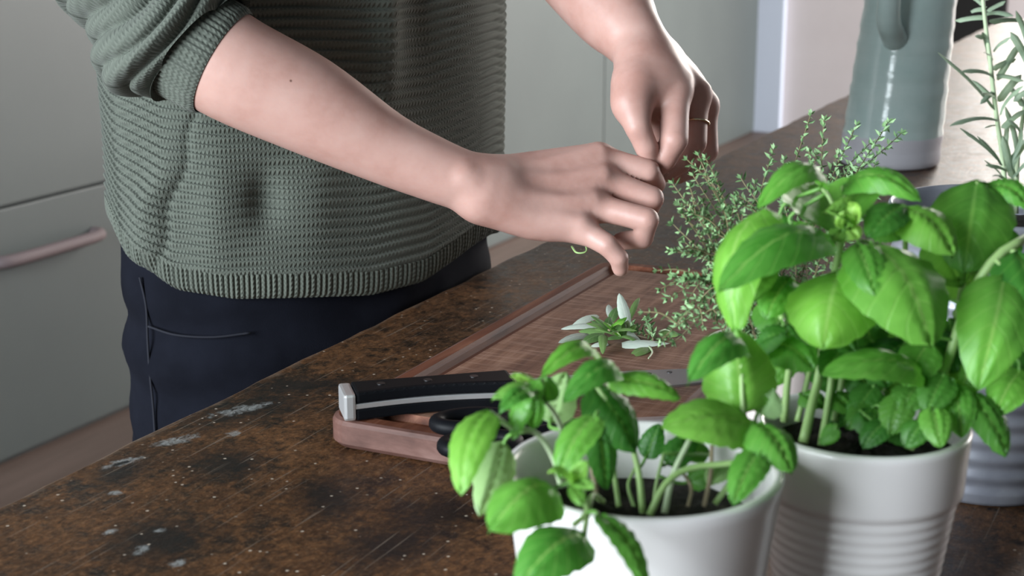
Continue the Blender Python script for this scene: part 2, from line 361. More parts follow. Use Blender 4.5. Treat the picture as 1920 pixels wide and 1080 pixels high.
for lx in (.06, TX-.14):
    for ly in (TY0+.08, (TY0+TY1)/2, TY1-.16):
        box('leg', lx, lx+.08, ly, ly+.08, 0, Z0-.045, leg_m, tb, bevel=.004)
for lx in (.08, TX-.11): box('apron', lx, lx+.025, TY0+.1, TY1-.1, Z0-.14, Z0-.045, leg_m, tb)

# ------------------------------------------------------------------ cutting board
BT = .022
A = on(602, 782, BT); B_ = on(1132, 486, BT); BAZ = math.atan2(B_.x-A.x, B_.y-A.y)
BL = (B_-A).length; BW = .262
bd = empty('cutting_board', (A.x, A.y, Z0), -BAZ); tag(bd, 'reddish brown wooden cutting board with a juice groove', 'cutting board')
def rr_loop(inset, z, rad=.022, seg=7):
    x0, x1, y0, y1 = inset, BW-inset, inset, BL-inset; r = max(rad-inset*.5, .006); out = []
    for (cx, cy, a0) in ((x1-r, y1-r, 0), (x0+r, y1-r, 90), (x0+r, y0+r, 180), (x1-r, y0+r, 270)):
        for k_ in range(seg+1):
            a = math.radians(a0+90*k_/seg); out.append((cx+r*math.cos(a), cy+r*math.sin(a), z))
    return out
def loops_mesh(name, loops, mat, parent, cap0=False, cap1=True):
    n_ = len(loops[0]); vs = [p for l_ in loops for p in l_]; fs = []
    for j in range(len(loops)-1):
        for i in range(n_):
            a = j*n_+i; b = j*n_+(i+1) % n_; fs.append((a, b, b+n_, a+n_))
    if cap0: fs.append(tuple(range(n_-1, -1, -1)))
    if cap1: fs.append(tuple((len(loops)-1)*n_+i for i in range(n_)))
    return mesh_obj(name, vs, fs, mat, parent, smooth=False)
bse = M('board_side_wood', rough=.6, spec=.25); g1 = bse.noise(bse.coord(scale=(.3, .3, 1)), 60, 5, .65, .3)
bse.color(bse.ramp(g1, [(.3, (.060, .027, .021)), (.55, (.115, .056, .045)), (.75, (.17, .095, .080))])); bse.bump(g1, .3, .0008)
loops_mesh('slab', [rr_loop(.003, 0.0005), rr_loop(0, .004), rr_loop(0, BT-.004), rr_loop(.0012, BT-.001), rr_loop(.004, BT)], bse, bd, cap0=True, cap1=False)
loops_mesh('juice_groove', [rr_loop(.004, BT), rr_loop(.014, BT), rr_loop(.0165, BT-.0035), rr_loop(.021, BT-.0062), rr_loop(.0265, BT-.007), rr_loop(.031, BT-.0055), rr_loop(.0335, BT-.0002)], bge, bd, cap1=False)
loops_mesh('chopping_face', [rr_loop(.0335, BT-.0002), rr_loop(.0345, BT)], bw, bd, cap1=True)

# ------------------------------------------------------------------ knife
P0 = on(646, 792, BT+.001); P1 = on(1300, 738, BT+.001); d = P1-P0; kaz = math.atan2(d.y, d.x)
kn = empty('chef_knife', (P0.x, P0.y, P0.z), kaz); tag(kn, 'chef knife with black riveted handle lying on the cutting board', 'knife')
def prism(name, outline, z0, z1, mat, parent, bevel=.0, seg=2):
    bm = bmesh.new(); vs = [bm.verts.new((x, y, z0)) for x, y in outline]; f = bm.faces.new(vs)
    ex = bmesh.ops.extrude_face_region(bm, geom=[f]); bmesh.ops.translate(bm, vec=(0,0,z1-z0), verts=[v for v in ex['geom'] if isinstance(v, bmesh.types.BMVert)])
    bmesh.ops.recalc_face_normals(bm, faces=bm.faces[:])
    return bm_obj(name, bm, mat, parent, bevel=bevel, seg=seg)
HL = .128
def handle_outline(ins, x0, x1):
    top, bot = [], []
    for j in range(17):
        s = j/16; x = x0+(x1-x0)*s
        wdt = .030-.006*math.sin(math.pi*min(1, s*1.05))+.001*s
        top.append((x, .030-ins-.003*math.sin(math.pi*s)*0)); bot.append((x, .030-wdt+ins))
    return bot+top[::-1]
prism('handle_scale', handle_outline(.0006, .009, HL), 0, .0085, black_p, kn, .0016)
prism('tang', handle_outline(.0, .002, HL+.004), .0086, .0125, steel, kn, .0004, 1)
hs = prism('handle_scale', handle_outline(.0006, .009, HL), .0126, .0215, black_p, kn, .0024)
box('butt_cap', 0, .0088, 0, .030, .0003, .0205, steel, kn, bevel=.0022)
for x in (.030, .065, .100):
    bm = bmesh.new(); bmesh.ops.create_cone(bm, cap_ends=True, segments=20, radius1=.0032, radius2=.0032, depth=.0006, matrix=Matrix.Translation((x, .0175, .0217)))
    bm_obj('rivet', bm, rivet_m, hs)
box('bolster', HL, HL+.012, .003, .030, .003, .0185, steel, kn, bevel=.002)
bo = [(HL+.010, -.012), (HL+.012, .030)]
bl = [(HL+.012, .031), (HL+.10, .030), (HL+.16, .022), (HL+.20, .002), (HL+.17, -.009), (HL+.10, -.0145), (HL+.03, -.016), (HL+.012, -.014)]
bl = [(x, y+.002) for x, y in bl]
bld = prism('blade', bl, .0095, .0118, blade_m, kn, .0004, 1)
for i in range(7):
    bm = bmesh.new(); bmesh.ops.create_cone(bm, cap_ends=True, segments=16, radius1=.0022, radius2=.0022, depth=.0004, matrix=Matrix.Translation((HL+.045+.0165*i, .0235-.0006*i, .0119)))
    bm_obj('dimple', bm, rivet_m, bld)

# ------------------------------------------------------------------ scissors
Sp = on(893, 815, BT+.007); sz = empty('kitchen_scissors', (Sp.x, Sp.y, Z0), kaz-.05); tag(sz, 'black handled kitchen scissors under the knife at the board edge', 'scissors')
zc = BT+.0085
for sgn in (1, -1):
    pts = []
    for j in range(29):
        a = 2*math.pi*j/28; pts.append(Vector((.025*math.cos(a), sgn*.018+.0145*math.sin(a), zc+.002*sgn)))
    vs, fs = tube_geo(pts, .0058, 12, caps=False); h = mesh_obj('finger_loop', vs, fs, black_p, sz)
    tube('shank', [(.022, sgn*.013, zc+.002*sgn), (.05, sgn*.008, zc), (.078, -sgn*.002, zc)], .0062, .005, black_p, h, 10, 10)
    prism('blade', [(.07, -sgn*.004), (.085, -sgn*.007), (.165, -sgn*.001), (.168, 0), (.085, sgn*.005)], zc+(.0003 if sgn > 0 else -.0023), zc+(.0021 if sgn > 0 else -.0005), blade_m, sz)
bm = bmesh.new(); bmesh.ops.create_cone(bm, cap_ends=True, segments=20, radius1=.004, radius2=.0036, depth=.007, matrix=Matrix.Translation((.082, 0, zc))); bm_obj('pivot_screw', bm, steel, sz)

# ------------------------------------------------------------------ person
def surfnet(D, org, h):
    ins = D < 0; nx_, ny_, nz_ = D.shape
    cnt = np.zeros((nx_-1, ny_-1, nz_-1)); acc = np.zeros((nx_-1, ny_-1, nz_-1, 3))
    C8 = [(i, j, k) for i in (0,1) for j in (0,1) for k in (0,1)]
    sl = lambda c_: tuple(slice(c_[a], D.shape[a]-1+c_[a]) for a in range(3))
    for a in range(8):
        for b in range(a+1, 8):
            ca, cb = C8[a], C8[b]
            if sum(abs(x-y) for x, y in zip(ca, cb)) != 1: continue
            da, db = D[sl(ca)], D[sl(cb)]; m_ = (da < 0) != (db < 0)
            t = np.where(m_, da/np.where(m_, da-db, 1), 0)
            for k in range(3): acc[..., k] += np.where(m_, ca[k]+t*(cb[k]-ca[k]), 0)
            cnt += m_
    act = cnt > 0; idx = -np.ones(cnt.shape, int); ii = np.argwhere(act); idx[act] = np.arange(len(ii))
    V = (ii+acc[act]/cnt[act][:, None])*h+np.asarray(org)
    Fs = []
    for ax in range(3):
        u, v = [(1, 2), (2, 0), (0, 1)][ax]
        s0 = [slice(None)]*3; s1 = [slice(None)]*3; s0[ax] = slice(0, -1); s1[ax] = slice(1, None)
        e = ins[tuple(s0)] != ins[tuple(s1)]; pos = np.argwhere(e)
        ok = np.all([(pos[:, u] > 0), (pos[:, v] > 0), pos[:, u] < D.shape[u]-1, pos[:, v] < D.shape[v]-1], axis=0); pos = pos[ok]
        def g(du, dv):
            q = pos.copy(); q[:, u] -= du; q[:, v] -= dv; return idx[q[:, 0], q[:, 1], q[:, 2]]
        quad = np.stack([g(1,1), g(0,1), g(0,0), g(1,0)], 1)
        flip = ~ins[pos[:, 0], pos[:, 1], pos[:, 2]]
        quad[flip] = quad[flip][:, ::-1]; Fs.append(quad)
    return V, np.concatenate(Fs)
class Field:
    def __init__(s, lo, hi, h):
        s.lo = np.array(lo); s.h = h; s.n = np.ceil((np.array(hi)-s.lo)/h).astype(int)+1
        ax = [s.lo[i]+h*np.arange(s.n[i]) for i in range(3)]; s.P = np.stack(np.meshgrid(*ax, indexing='ij'), -1).astype(np.float32)
    def new(s): return np.full(tuple(s.n), .1, np.float32)
    def cone(s, D, a, b, ra, rb, k=0.0, pad=.05):
        a = np.array(a); b = np.array(b); R = max(ra, rb)+pad
        i0 = np.clip(((np.minimum(a, b)-R-s.lo)/s.h).astype(int), 0, s.n); i1 = np.clip(((np.maximum(a, b)+R-s.lo)/s.h).astype(int)+1, 0, s.n)
        S = tuple(slice(i0[i], i1[i]) for i in range(3)); P = s.P[S]
        if P.size == 0: return D
        P = P.astype(np.float64); ba = b-a; l2 = ba @ ba; rr = ra-rb; a2 = l2-rr*rr
        if l2 < 1e-10 or a2 <= 0: d = np.linalg.norm(P-a, axis=-1)-max(ra, rb)
        else:
            il = 1/l2; pa = P-a; y = pa @ ba; z = y-l2; q = pa*l2-y[..., None]*ba; x2 = (q*q).sum(-1); y2 = y*y*l2; z2 = z*z*l2; kk = np.sign(rr)*rr*rr*x2
            d = (np.sqrt(x2*a2*il)+y*rr)*il-ra
            m2 = np.sign(y)*a2*y2 < kk; d = np.where(m2, np.sqrt(x2+y2)*il-ra, d)
            m1 = np.sign(z)*a2*z2 > kk; d = np.where(m1, np.sqrt(x2+z2)*il-rb, d)
        D[S] = smin(D[S], d, k); return D
    def chain(s, D, pts, rad, k=.004, pad=.05, smooth=True):
        m_ = (len(pts)-1)*(6 if len(pts) > 3 else 3)+1
        if smooth and len(pts) > 2: P_ = catmull(pts, m_); R_ = [v.x for v in catmull([Vector((r, 0, 0)) for r in rad], m_)]
        else: P_, R_ = pts, rad
        C_ = s.new()
        for i in range(len(P_)-1): s.cone(C_, P_[i], P_[i+1], R_[i], R_[i+1], 0, pad)
        D[...] = smin(D, C_, k); return D
def smin(a, b, k):
    if k <= 0: return np.minimum(a, b)
    h = np.clip(.5+.5*(b-a)/k, 0, 1); return b+(a-b)*h-k*h*(1-h)

def arm_mesh(core, fingers, ridges, h=.0019, kp=.009):
    allp = [p for c_ in core for p in c_[0]]+[p for f_ in fingers for p in f_[0]]
    lo = np.min([tuple(p) for p in allp], 0)-.065; hi = np.max([tuple(p) for p in allp], 0)+.065
    fd = Field(lo, hi, h); D = fd.new()
    for pts, rad, k in core: fd.chain(D, pts, rad, k)
    for pts, rad in ridges: fd.chain(D, pts, rad, .009, .02)
    out = D.copy()
    for pts, rad in fingers:
        q_ = []; rq_ = []
        for a_, b_, r_a, r_b in zip(pts, pts[1:], rad, rad[1:]): q_ += [a_, (a_+b_)/2]; rq_ += [r_a, (r_a+r_b)/2*.955]
        C_ = fd.chain(fd.new(), q_+[pts[-1]], rq_+[rad[-1]], .003, .03, False); out = smin(out, smin(D, C_, kp), .0012)
    return surfnet(out, lo, h)
a3 = lambda x, y, d_: at(x, y, d_)
PX = lambda half, y: half*y/F*1.0
# right arm and hand
core = [([a3(285,-70,1.36), a3(335,45,1.318), a3(420,118,1.30), a3(570,193,1.30), a3(712,272,1.30), a3(800,312,1.30), a3(868,338,1.30), a3(930,352,1.305)], [.046, .046, .0445, .0405, .0305, .0268, .0250, .0245], .02),
        ([a3(900,345,1.315), a3(1000,325,1.335), a3(1118,298,1.345)], [.0205, .0185, .0135], .012),
        ([a3(900,350,1.31), a3(1010,345,1.325), a3(1128,335,1.330)], [.0205, .0180, .0135], .012),
        ([a3(905,362,1.30), a3(1010,375,1.312), a3(1108,382,1.314)], [.0215, .0185, .0130], .012),
        ([a3(910,372,1.295), a3(1000,408,1.300), a3(1088,425,1.298)], [.0200, .0185, .0125], .012),
        ([a3(960,375,1.325), a3(1060,385,1.345)], [.02, .02], .014)]
ridges = [([a3(873,333,1.2835), a3(880,337,1.2835)], [.0085, .008]),
          ([a3(960,325,1.308), a3(1050,302,1.3235), a3(1125,286,1.336)], [.0020, .0030, .0050]),
          ([a3(960,340,1.3015), a3(1060,334,1.3105), a3(1130,326,1.3195)], [.0020, .0030, .0056]),
          ([a3(975,370,1.2885), a3(1060,375,1.2955), a3(1112,375,1.303)], [.0018, .0028, .0054]),
          ([a3(1030,408,1.2905), a3(1075,416,1.2885), a3(1090,420,1.2885)], [.0018, .003, .0050])]
fing = [([a3(1125,298,1.346), a3(1216,320,1.338), a3(1230,345,1.362), a3(1215,355,1.380)], [.0125, .0100, .0088, .0075]),
        ([a3(1130,338,1.331), a3(1222,372,1.322), a3(1212,402,1.345), a3(1175,405,1.362)], [.0128, .0108, .0092, .0082]),
        ([a3(1108,385,1.314), a3(1213,412,1.294), a3(1205,447,1.303), a3(1165,452,1.322)], [.0125, .0105, .0092, .0082]),
        ([a3(1085,428,1.298), a3(1138,459,1.280), a3(1160,484,1.279), a3(1163,503,1.283)], [.0115, .0095, .0085, .0072]),
        ([a3(985,345,1.345), a3(1090,350,1.385), a3(1180,340,1.385), a3(1228,334,1.372)], [.017, .0135, .011, .0085])]
VR, FR = arm_mesh(core, fing, ridges)
# left arm and hand
core = [([a3(860,-330,1.60), a3(1000,-160,1.52), a3(1132,0,1.455), a3(1175,55,1.425), a3(1209,100,1.405), a3(1222,130,1.40)], [.046, .044, .0385, .0300, .0245, .024], .02),
        ([a3(1205,110,1.395), a3(1240,140,1.388), a3(1268,168,1.385)], [.020, .019, .0140], .012),
        ([a3(1220,110,1.41), a3(1265,142,1.41), a3(1304,180,1.412)], [.019, .017, .0125], .012),
        ([a3(1228,108,1.42), a3(1280,148,1.43), a3(1322,196,1.438)], [.018, .016, .0115], .012),
        ([a3(1228,112,1.43), a3(1280,155,1.45), a3(1322,210,1.458)], [.017, .015, .0105], .012),
        ([a3(1198,125,1.385), a3(1190,160,1.370), a3(1186,196,1.358)], [.020, .0205, .0165], .012),
        ([a3(1225,160,1.385), a3(1245,180,1.390)], [.022, .016], .014),
        ([a3(1215,170,1.382), a3(1226,215,1.386), a3(1236,255,1.390)], [.017, .012, .008], .006)]
ridges = [([a3(1254,98,1.415), a3(1258,104,1.415)], [.007, .007]),
          ([a3(1240,116,1.389), a3(1284,150,1.388)], [.002, .0050]), ([a3(1262,126,1.405), a3(1318,168,1.410)], [.002, .0050])]
fing = [([a3(1266,172,1.381), a3(1264,262,1.351), a3(1247,298,1.352), a3(1228,319,1.362)], [.0140, .0126, .0105, .0088]),
        ([a3(1304,182,1.412), a3(1302,268,1.392), a3(1276,306,1.386), a3(1246,326,1.380)], [.0128, .0114, .0098, .0082]),
        ([a3(1323,198,1.438), a3(1327,284,1.422), a3(1300,316,1.412), a3(1272,330,1.400)], [.0112, .0100, .0088, .0075]),
        ([a3(1320,212,1.458), a3(1318,285,1.450), a3(1296,318,1.438), a3(1276,330,1.425)], [.0105, .0092, .0080, .0068]),
        ([a3(1184,192,1.359), a3(1196,238,1.345), a3(1212,276,1.346), a3(1220,306,1.350)], [.0165, .0118, .0104, .0080])]
VL, FL = arm_mesh(core, fing, ridges)
# hidden trunk joining both arms, so the body is one figure
TC = Vector((-.205, 1.60, 0))
trunk = Field((-.5, 1.3, .95), (.15, 1.95, 1.56), .012); Dt = trunk.new()
trunk.chain(Dt, [(-.22, 1.62, 1.0), (-.22, 1.64, 1.2), (-.20, 1.66, 1.42)], [.105, .105, .115], .05, .1)
trunk.chain(Dt, [(-.20, 1.66, 1.42), tuple(at(340, -330, 1.47)), tuple(at(285, -70, 1.36))], [.10, .055, .044], .03, .1)
trunk.chain(Dt, [(-.20, 1.66, 1.42), (-.10, 1.73, 1.44), tuple(at(860, -330, 1.60))], [.10, .055, .044], .03, .1)
VT, FT = surfnet(Dt, trunk.lo, .012)
person = empty('person', (TC.x, TC.y, 0)); tag(person, 'person in green knit sweater and navy trousers picking herbs over the cutting board', 'person')
V = np.concatenate([VR, VL, VT]); Fc = np.concatenate([FR, FL+len(VR), FT+len(VR)+len(VL)])
V[:, 0] -= TC.x; V[:, 1] -= TC.y
dm = Vector(mole)-Vector((TC.x, TC.y, 0)); dst.inputs[1].default_value = dm
body = mesh_obj('body', V, Fc, skin, person)
cs_ = body.modifiers.new('smooth', 'SMOOTH'); cs_.factor = .5; cs_.iterations = 5
def pl(p): return Vector(p)-Vector((TC.x, TC.y, 0))
# ring and fingernails
def ring_at(c0, axis, R, r, name, mat, par):
    ax = Vector(axis).normalized(); u_ = ax.cross(Vector((0,0,1))).normalized(); v_ = ax.cross(u_)
    pts = [pl(c0)+u_*(R*math.cos(2*math.pi*j/36))+v_*(R*math.sin(2*math.pi*j/36)) for j in range(37)]
    vs, fs = tube_geo(pts, r, 8, caps=False); return mesh_obj(name, vs, fs, mat, par)
pr_ = a3(1303, 232, 1.4005); ring_at(pr_, a3(1302,268,1.392)-a3(1304,182,1.412), .0126, .0011, 'finger_ring', gold, person)['label'] = 'thin gold finger ring'
def nail_at(c0, along, normal, L, W, par):
    a_ = Vector(along).normalized(); n_ = Vector(normal); n_ = (n_-a_*n_.dot(a_)).normalized(); w_ = a_.cross(n_); vs = []
    for j in range(7):
        for i in range(7):
            u = -1+i/3; v = -1+j/3; wd = W*(1-.25*max(0, v)**2-.2*max(0, -v)**2)
            vs.append(pl(c0)+a_*(v*L)+w_*(u*wd)-n_*(.35*wd*u*u)-n_*(.0012*v*v))
    return mesh_obj('fingernail', vs, grid_faces(7, 7), nail, par)
nail_at(a3(1222,292,1.3405), a3(1220,306,1.350)-a3(1212,276,1.346), Vector((.35, -.9, .2)), .0065, .0052, person)
nail_at(a3(1169,497,1.2765), a3(1163,503,1.283)-a3(1160,484,1.279), Vector((.75, -.7, .25)), .0052, .0042, person)

# --- sweater
LR = Vector((-.64, -.77, 0)); LD = Vector((.77, -.64, 0))
def ell(th, a, b): return LR*(a*math.cos(th))+LD*(b*math.sin(th))
HEM = [(150, 395), (195, 412), (240, 480), (330, 545), (440, 563), (700, 556), (800, 530), (860, 490), (925, 440), (980, 425)]
def hem_y(px):
    for (x0, y0), (x1, y1) in zip(HEM, HEM[1:]):
        if x0 <= px <= x1: return y0+(y1-y0)*(px-x0)/(x1-x0)
    return HEM[0][1] if px < 150 else HEM[-1][1]
NU = 420; SA, SB = .238, .150
ths = [2*math.pi*i/NU for i in range(NU)]
# visible points: those facing the camera
hz = []; vis = []
for th in ths:
    P = TC+ell(th, SA, SB); nrm = LR*(math.cos(th)/SA)+LD*(math.sin(th)/SB); v = (P.x*nrm.x+P.y*nrm.y) < 0
    vis.append(v); z = None
    if v:
        z = Z0+.03
        for _ in range(4):
            px, _y = proj((P.x, P.y, z)); z = at(px, hem_y(px), P.y).z
    hz.append(z)
first = next(i for i in range(NU) if vis[i] and not vis[i-1]); i = first; run = []
while vis[i % NU]: i += 1
s_end = i; zA = hz[(i-1) % NU]; zB = hz[first]; gapn = first+NU-i if first < i else first-i
for k_ in range(gapn):
    hz[(i+k_) % NU] = zA+(zB-zA)*(k_+1)/(gapn+1)
for _ in range(6): hz = [.25*hz[i-1]+.5*hz[i]+.25*hz[(i+1) % NU] for i in range(NU)]
BAND = .022; TOPZ = 1.50
def sweater_r(th, z):
    """radius scale for folds of the loose body"""
    s = (z-.95)/.5
    f = 1+.022*math.sin(3*th+2*s)+.016*math.sin(5*th-4*s+1.3)+.010*math.sin(9*th+7*s)
    return f
def sweater_pt(th, z, off):
    s = max(0, min(1, (z-.92)/.58))
    a = SA*(1-.02*s-.18*max(0, s-.7)/.3*0); b = SB*(1+.0*s)
    flare = 1+.02*math.sin(math.pi*s)
    f = sweater_r(th, z)*flare; f = 1+(f-1)*min(1, .35+1.2*s)
    P = TC+ell(th, a*f, b*f); nrm = (LR*(math.cos(th)/a)+LD*(math.sin(th)/b)).normalized()
    return P, nrm
def dents(P):
    px, py = proj(P); d_ = 0
    if P.y < TC.y+.05:
        d_ -= .011*math.exp(-((px-495)/30)**2-((py-375)/50)**2)            # pulled-in dimple
        d_ += .007*math.exp(-((px-405)/45)**2-((py-400)/120)**2)
        d_ += .006*math.exp(-((px-590)/50)**2-((py-360)/110)**2)
        lx = 300+.26*(480-py); lx += 7*math.sin(py*.045); d_ -= .0028*math.exp(-((px-lx)/8)**2)*(1 if 190 < py < 560 else 0)   # side seam
        d_ += .010*math.exp(-((px-lx+38)/30)**2)*(1 if 190 < py < 500 else .0)*math.exp(-((py-400)/110)**2)
        d_ += .010*math.exp(-((px-725)/24)**2)*max(0, min(1, (260-py)/180))   # standing fold at the front
        d_ -= .008*math.exp(-((px-790)/40)**2)*max(0, min(1, (260-py)/180))
    return d_
sw_v, sw_uv = [], []; PER = .0094; ROWS = int((TOPZ-.95)/PER)*7
circ = 1.30
rs = random.Random(5)
for j in range(ROWS):
    s = j/(ROWS-1)
    for i, th in enumerate(ths):
        z = hz[i]+BAND+(TOPZ-hz[i]-BAND)*s
        P, nrm = sweater_pt(th, z, 0); P.z = z
        wob = .35*math.sin(th*7+s*9)+.3*math.sin(th*3-s*14)
        ph = s*(ROWS/7)+wob*.25
        r_ = abs(math.sin(math.pi*ph))**.8
        px = .0
        P = P+nrm*(dents(P)+.0050*r_-.002)
        P.z += -.0012*math.cos(2*math.pi*ph)
        sw_v.append(P-Vector((TC.x, TC.y, 0))); sw_uv.append((circ*i/NU, z))
# shoulder cap rings close the top
for q in range(1, 9):
    fq = 1-(q/8)**2*.72
    for i, th in enumerate(ths):
        P, nrm = sweater_pt(th, TOPZ, 0); P = TC+(P-TC)*fq; P.z = TOPZ+.055*math.sin(q/8*math.pi/2); sw_v.append(P-Vector((TC.x, TC.y, 0))); sw_uv.append((circ*i/NU, TOPZ+.01*q))
sw = mesh_obj('sweater', sw_v, grid_faces(NU, ROWS+8, True), knit, person, uv=sw_uv)
NB = 1500; hb_v, hb_uv = [], []
for j in range(8):
    s = j/7
    for i in range(NB):
        fi = i/NB*NU; i0 = int(fi); t = fi-i0; h0 = hz[i0 % NU]*(1-t)+hz[(i0+1) % NU]*t; th = 2*math.pi*i/NB
        z = h0+(BAND+.003)*s; P, nrm = sweater_pt(th, z, 0); P.z = z
        rib = abs(math.sin(math.pi*i/6))**.7
        roll = -.004*(1-s)**3 if j else -.007
        P = P+nrm*(dents(P)*.6+.0024*rib+roll+.0005)
        hb_v.append(P-Vector((TC.x, TC.y, 0))); hb_uv.append((circ*i/NB*1.0, z))
mesh_obj('hem_band', hb_v, grid_faces(NB, 8, True), knit2, sw, uv=hb_uv)
# sleeves
def sleeve(name, pts, rads, nseg, parent, per, amp, seed=0, squash=1.0):
    path = catmull(pts, nseg); cum = [0]
    for a_, b_ in zip(path, path[1:]): cum.append(cum[-1]+(b_-a_).length)
    rp = catmull([Vector((r, 0, 0)) for r in rads], nseg); ns = 96; vs, uv = [], []; prev = None; rq = random.Random(seed)
    for j in range(nseg):
        d_ = (path[min(j+1, nseg-1)]-path[max(j-1, 0)]).normalized()
        a_ = d_.cross(Vector((0.1, .2, 1))).normalized() if prev is None else (prev-d_*prev.dot(d_)).normalized()
        prev = a_; b_ = d_.cross(a_)
        for i in range(ns):
            t = 2*math.pi*i/ns; ph = cum[j]/per+.35*math.sin(2*t+seed)+.25*math.sin(3*t+cum[j]*25)
            fold = min(1, (nseg-1-j)/(nseg*.10))*.009*math.sin(cum[j]*2*math.pi/.052+1.6*math.sin(t+.6)+seed)*(.5+.5*math.sin(t*1.0+2.2))
            r = rp[j].x+fold+amp*abs(math.sin(math.pi*ph))**.6-amp*.5
            vs.append(pl(path[j]+a_*(r*math.cos(t))+b_*(r*math.sin(t)))); uv.append((t*.065, cum[j]))
    return mesh_obj(name, vs, grid_faces(ns, nseg, True), knit, parent, uv=uv)
sl_pts = [a3(375,-470,1.50), a3(330,-290,1.42), a3(292,-120,1.37), a3(294,-25,1.335), a3(322,40,1.315), a3(380,94,1.305)]
sleeve('sleeve', sl_pts, [.082, .078, .074, .071, .067, .0535], 340, sw, .0135, .0100, 1)
sleeve('sleeve', [(-.08, 1.72, 1.47), (-.02, 1.70, 1.46), a3(840,-370,1.61), a3(930,-245,1.56)], [.085, .075, .065, .056], 160, sw, .0125, .005, 2)
# ribbed cuff of the near sleeve
cp = catmull([a3(340,72,1.308), a3(375,92,1.304), a3(421,119,1.30)], 10); vs, uv = [], []; prev = None; NC = 360
for j in range(10):
    d_ = (cp[min(j+1, 9)]-cp[max(j-1, 0)]).normalized(); a_ = d_.cross(Vector((.1, .2, 1))).normalized() if prev is None else (prev-d_*prev.dot(d_)).normalized(); prev = a_; b_ = d_.cross(a_)
    for i in range(NC):
        t = 2*math.pi*i/NC; r = (.0490-.0012*j/9+.0016*abs(math.sin(math.pi*i/6))) if j < 9 else .0462; vs.append(pl(cp[j]+a_*(r*math.cos(t))+b_*(r*math.sin(t)))); uv.append((.3*i/NC, .045*j/9))
mesh_obj('cuff', vs, grid_faces(NC, 10, True), knit2, sw, uv=uv)

# --- trousers
fd = Field((-.52, 1.28, .0), (.12, 1.95, 1.12), .0085); Dp = fd.new()
hipR = TC+LR*.105; hipL = TC-LR*.105
def P3(v, z, ox=0, oy=0): return (v.x+ox, v.y+oy, z)
for hp in (hipR, hipL):
    fd.chain(Dp, [P3(hp, 1.06), P3(hp, .92), P3(hp, .76), P3(hp, .45), P3(hp, .03)], [.118, .132, .122, .082, .062], .04, .1)
fd.chain(Dp, [P3(TC, 1.05), P3(TC, .88)], [.125, .13], .05, .1)
# side squeeze to the hip ellipse, table edge plane
Pq = fd.P; rel = Pq-np.array([TC.x, TC.y, 0])
ua = rel[..., 0]*LR.x+rel[..., 1]*LR.y; ub = rel[..., 0]*LD.x+rel[..., 1]*LD.y
el = (np.sqrt((ua/.226)**2+(ub/.138)**2)-1)*.138
wr = .0035*np.sin(Pq[..., 2]*95+ua*30+np.sin(ua*22)*1.5)*np.exp(-((Pq[..., 2]-.87)/.06)**2)+.0022*np.sin(Pq[..., 2]*160+ub*40)*np.exp(-((Pq[..., 2]-.60)/.2)**2)
hipel = np.maximum(el, np.abs(Pq[..., 2]-.97)-.12)
Dp = smin(Dp, hipel, .03)
Dp = np.maximum(Dp, el)+wr.astype(np.float32)
edge = (Pq[..., 0]-E0.x)*N.x+(Pq[..., 1]-E0.y)*N.y+.006
Dp = np.maximum(Dp, edge); Dp = np.maximum(Dp, np.maximum(.006-Pq[..., 2], Pq[..., 2]-1.08))
Vp, Fp = surfnet(Dp, fd.lo, fd.h); Vp[:, 0] -= TC.x; Vp[:, 1] -= TC.y
tro = mesh_obj('trousers', Vp, Fp, denim, person); ms = tro.modifiers.new('smooth', 'SMOOTH'); ms.factor = .5; ms.iterations = 4
# stitched side seam: points on the ellipse where the photograph shows it
def on_hip(px, py, grow=1.012):
    r = ray(px, py); best = None
    for q in range(400):
        y = 1.30+q*.001; P = CAMP+r*(y/r.y); rl = P-TC
        if (rl.dot(LR)/(.226*grow))**2+(rl.dot(LD)/(.138*grow))**2 < 1: return P
    return P
seam_pts = [pl(on_hip(x, y)) for x, y in [(262,520), (274,575), (277,640), (281,700), (287,760), (291,820), (296,900)]]
tube('side_seam', seam_pts, .0013, .0013, seamm, tro, 40, 6)
tube('pocket_seam', [pl(on_hip(x, y)) for x, y in [(278,612), (330,628), (400,632), (470,624)]], .0011, .0011, seamm, tro, 24, 6)

# ------------------------------------------------------------------ plants
def leaf_geo(B, Tp, width, normal, bend=.12, cup=.18, pucker=.0009, nu=11, nv=16, shape='basil', twist=0, seed=0, fold=0):
    B = Vector(B); Tp = Vector(Tp); c_ = Tp-B; L = c_.length; a_ = c_/L
    n_ = Vector(normal); n_ = n_-a_*n_.dot(a_)
    if n_.length < 1e-4: n_ = a_.orthogonal()
    n_.normalize(); w_ = a_.cross(n_); vs, uv = [], []
    for j in range(nv):
        s = j/(nv-1)
        if shape == 'basil': hw = .5*width*(math.sin(math.pi*min(1, s**.74))**.62)*(1-.06*s)+.0004
        elif shape == 'sage': hw = .5*width*(math.sin(math.pi*(.06+.94*s)**.85)**.6)*(1 if s < .97 else .5)+.0002
        else: hw = .5*width*min(1, (s*9+.25))*min(1, (1-s)*5+.12)
        ang = twist*s; wj = w_*math.cos(ang)+n_*math.sin(ang); nj = n_*math.cos(ang)-w_*math.sin(ang)
        ctr = B+a_*(L*s)+n_*(bend*L*4*s*(1-s))
        for i in range(nu):
            u = -1+2*i/(nu-1)
            dz = -cup*hw*abs(u)**1.6+pucker*math.sin(u*7+s*19+seed)*math.sin(s*23+seed*2+abs(u)*5)*(1-abs(u)*.4)+fold*hw*abs(u)
            if abs(u) < .01: dz -= pucker*1.2
            ee = 1+.03*math.sin(s*34+seed+u)
            vs.append(ctr+wj*(hw*u*ee)+nj*dz); uv.append((.5+.5*u, s))
    return vs, grid_faces(nu, nv), uv
TOCAM = lambda P: (CAMP-Vector(P)).normalized()
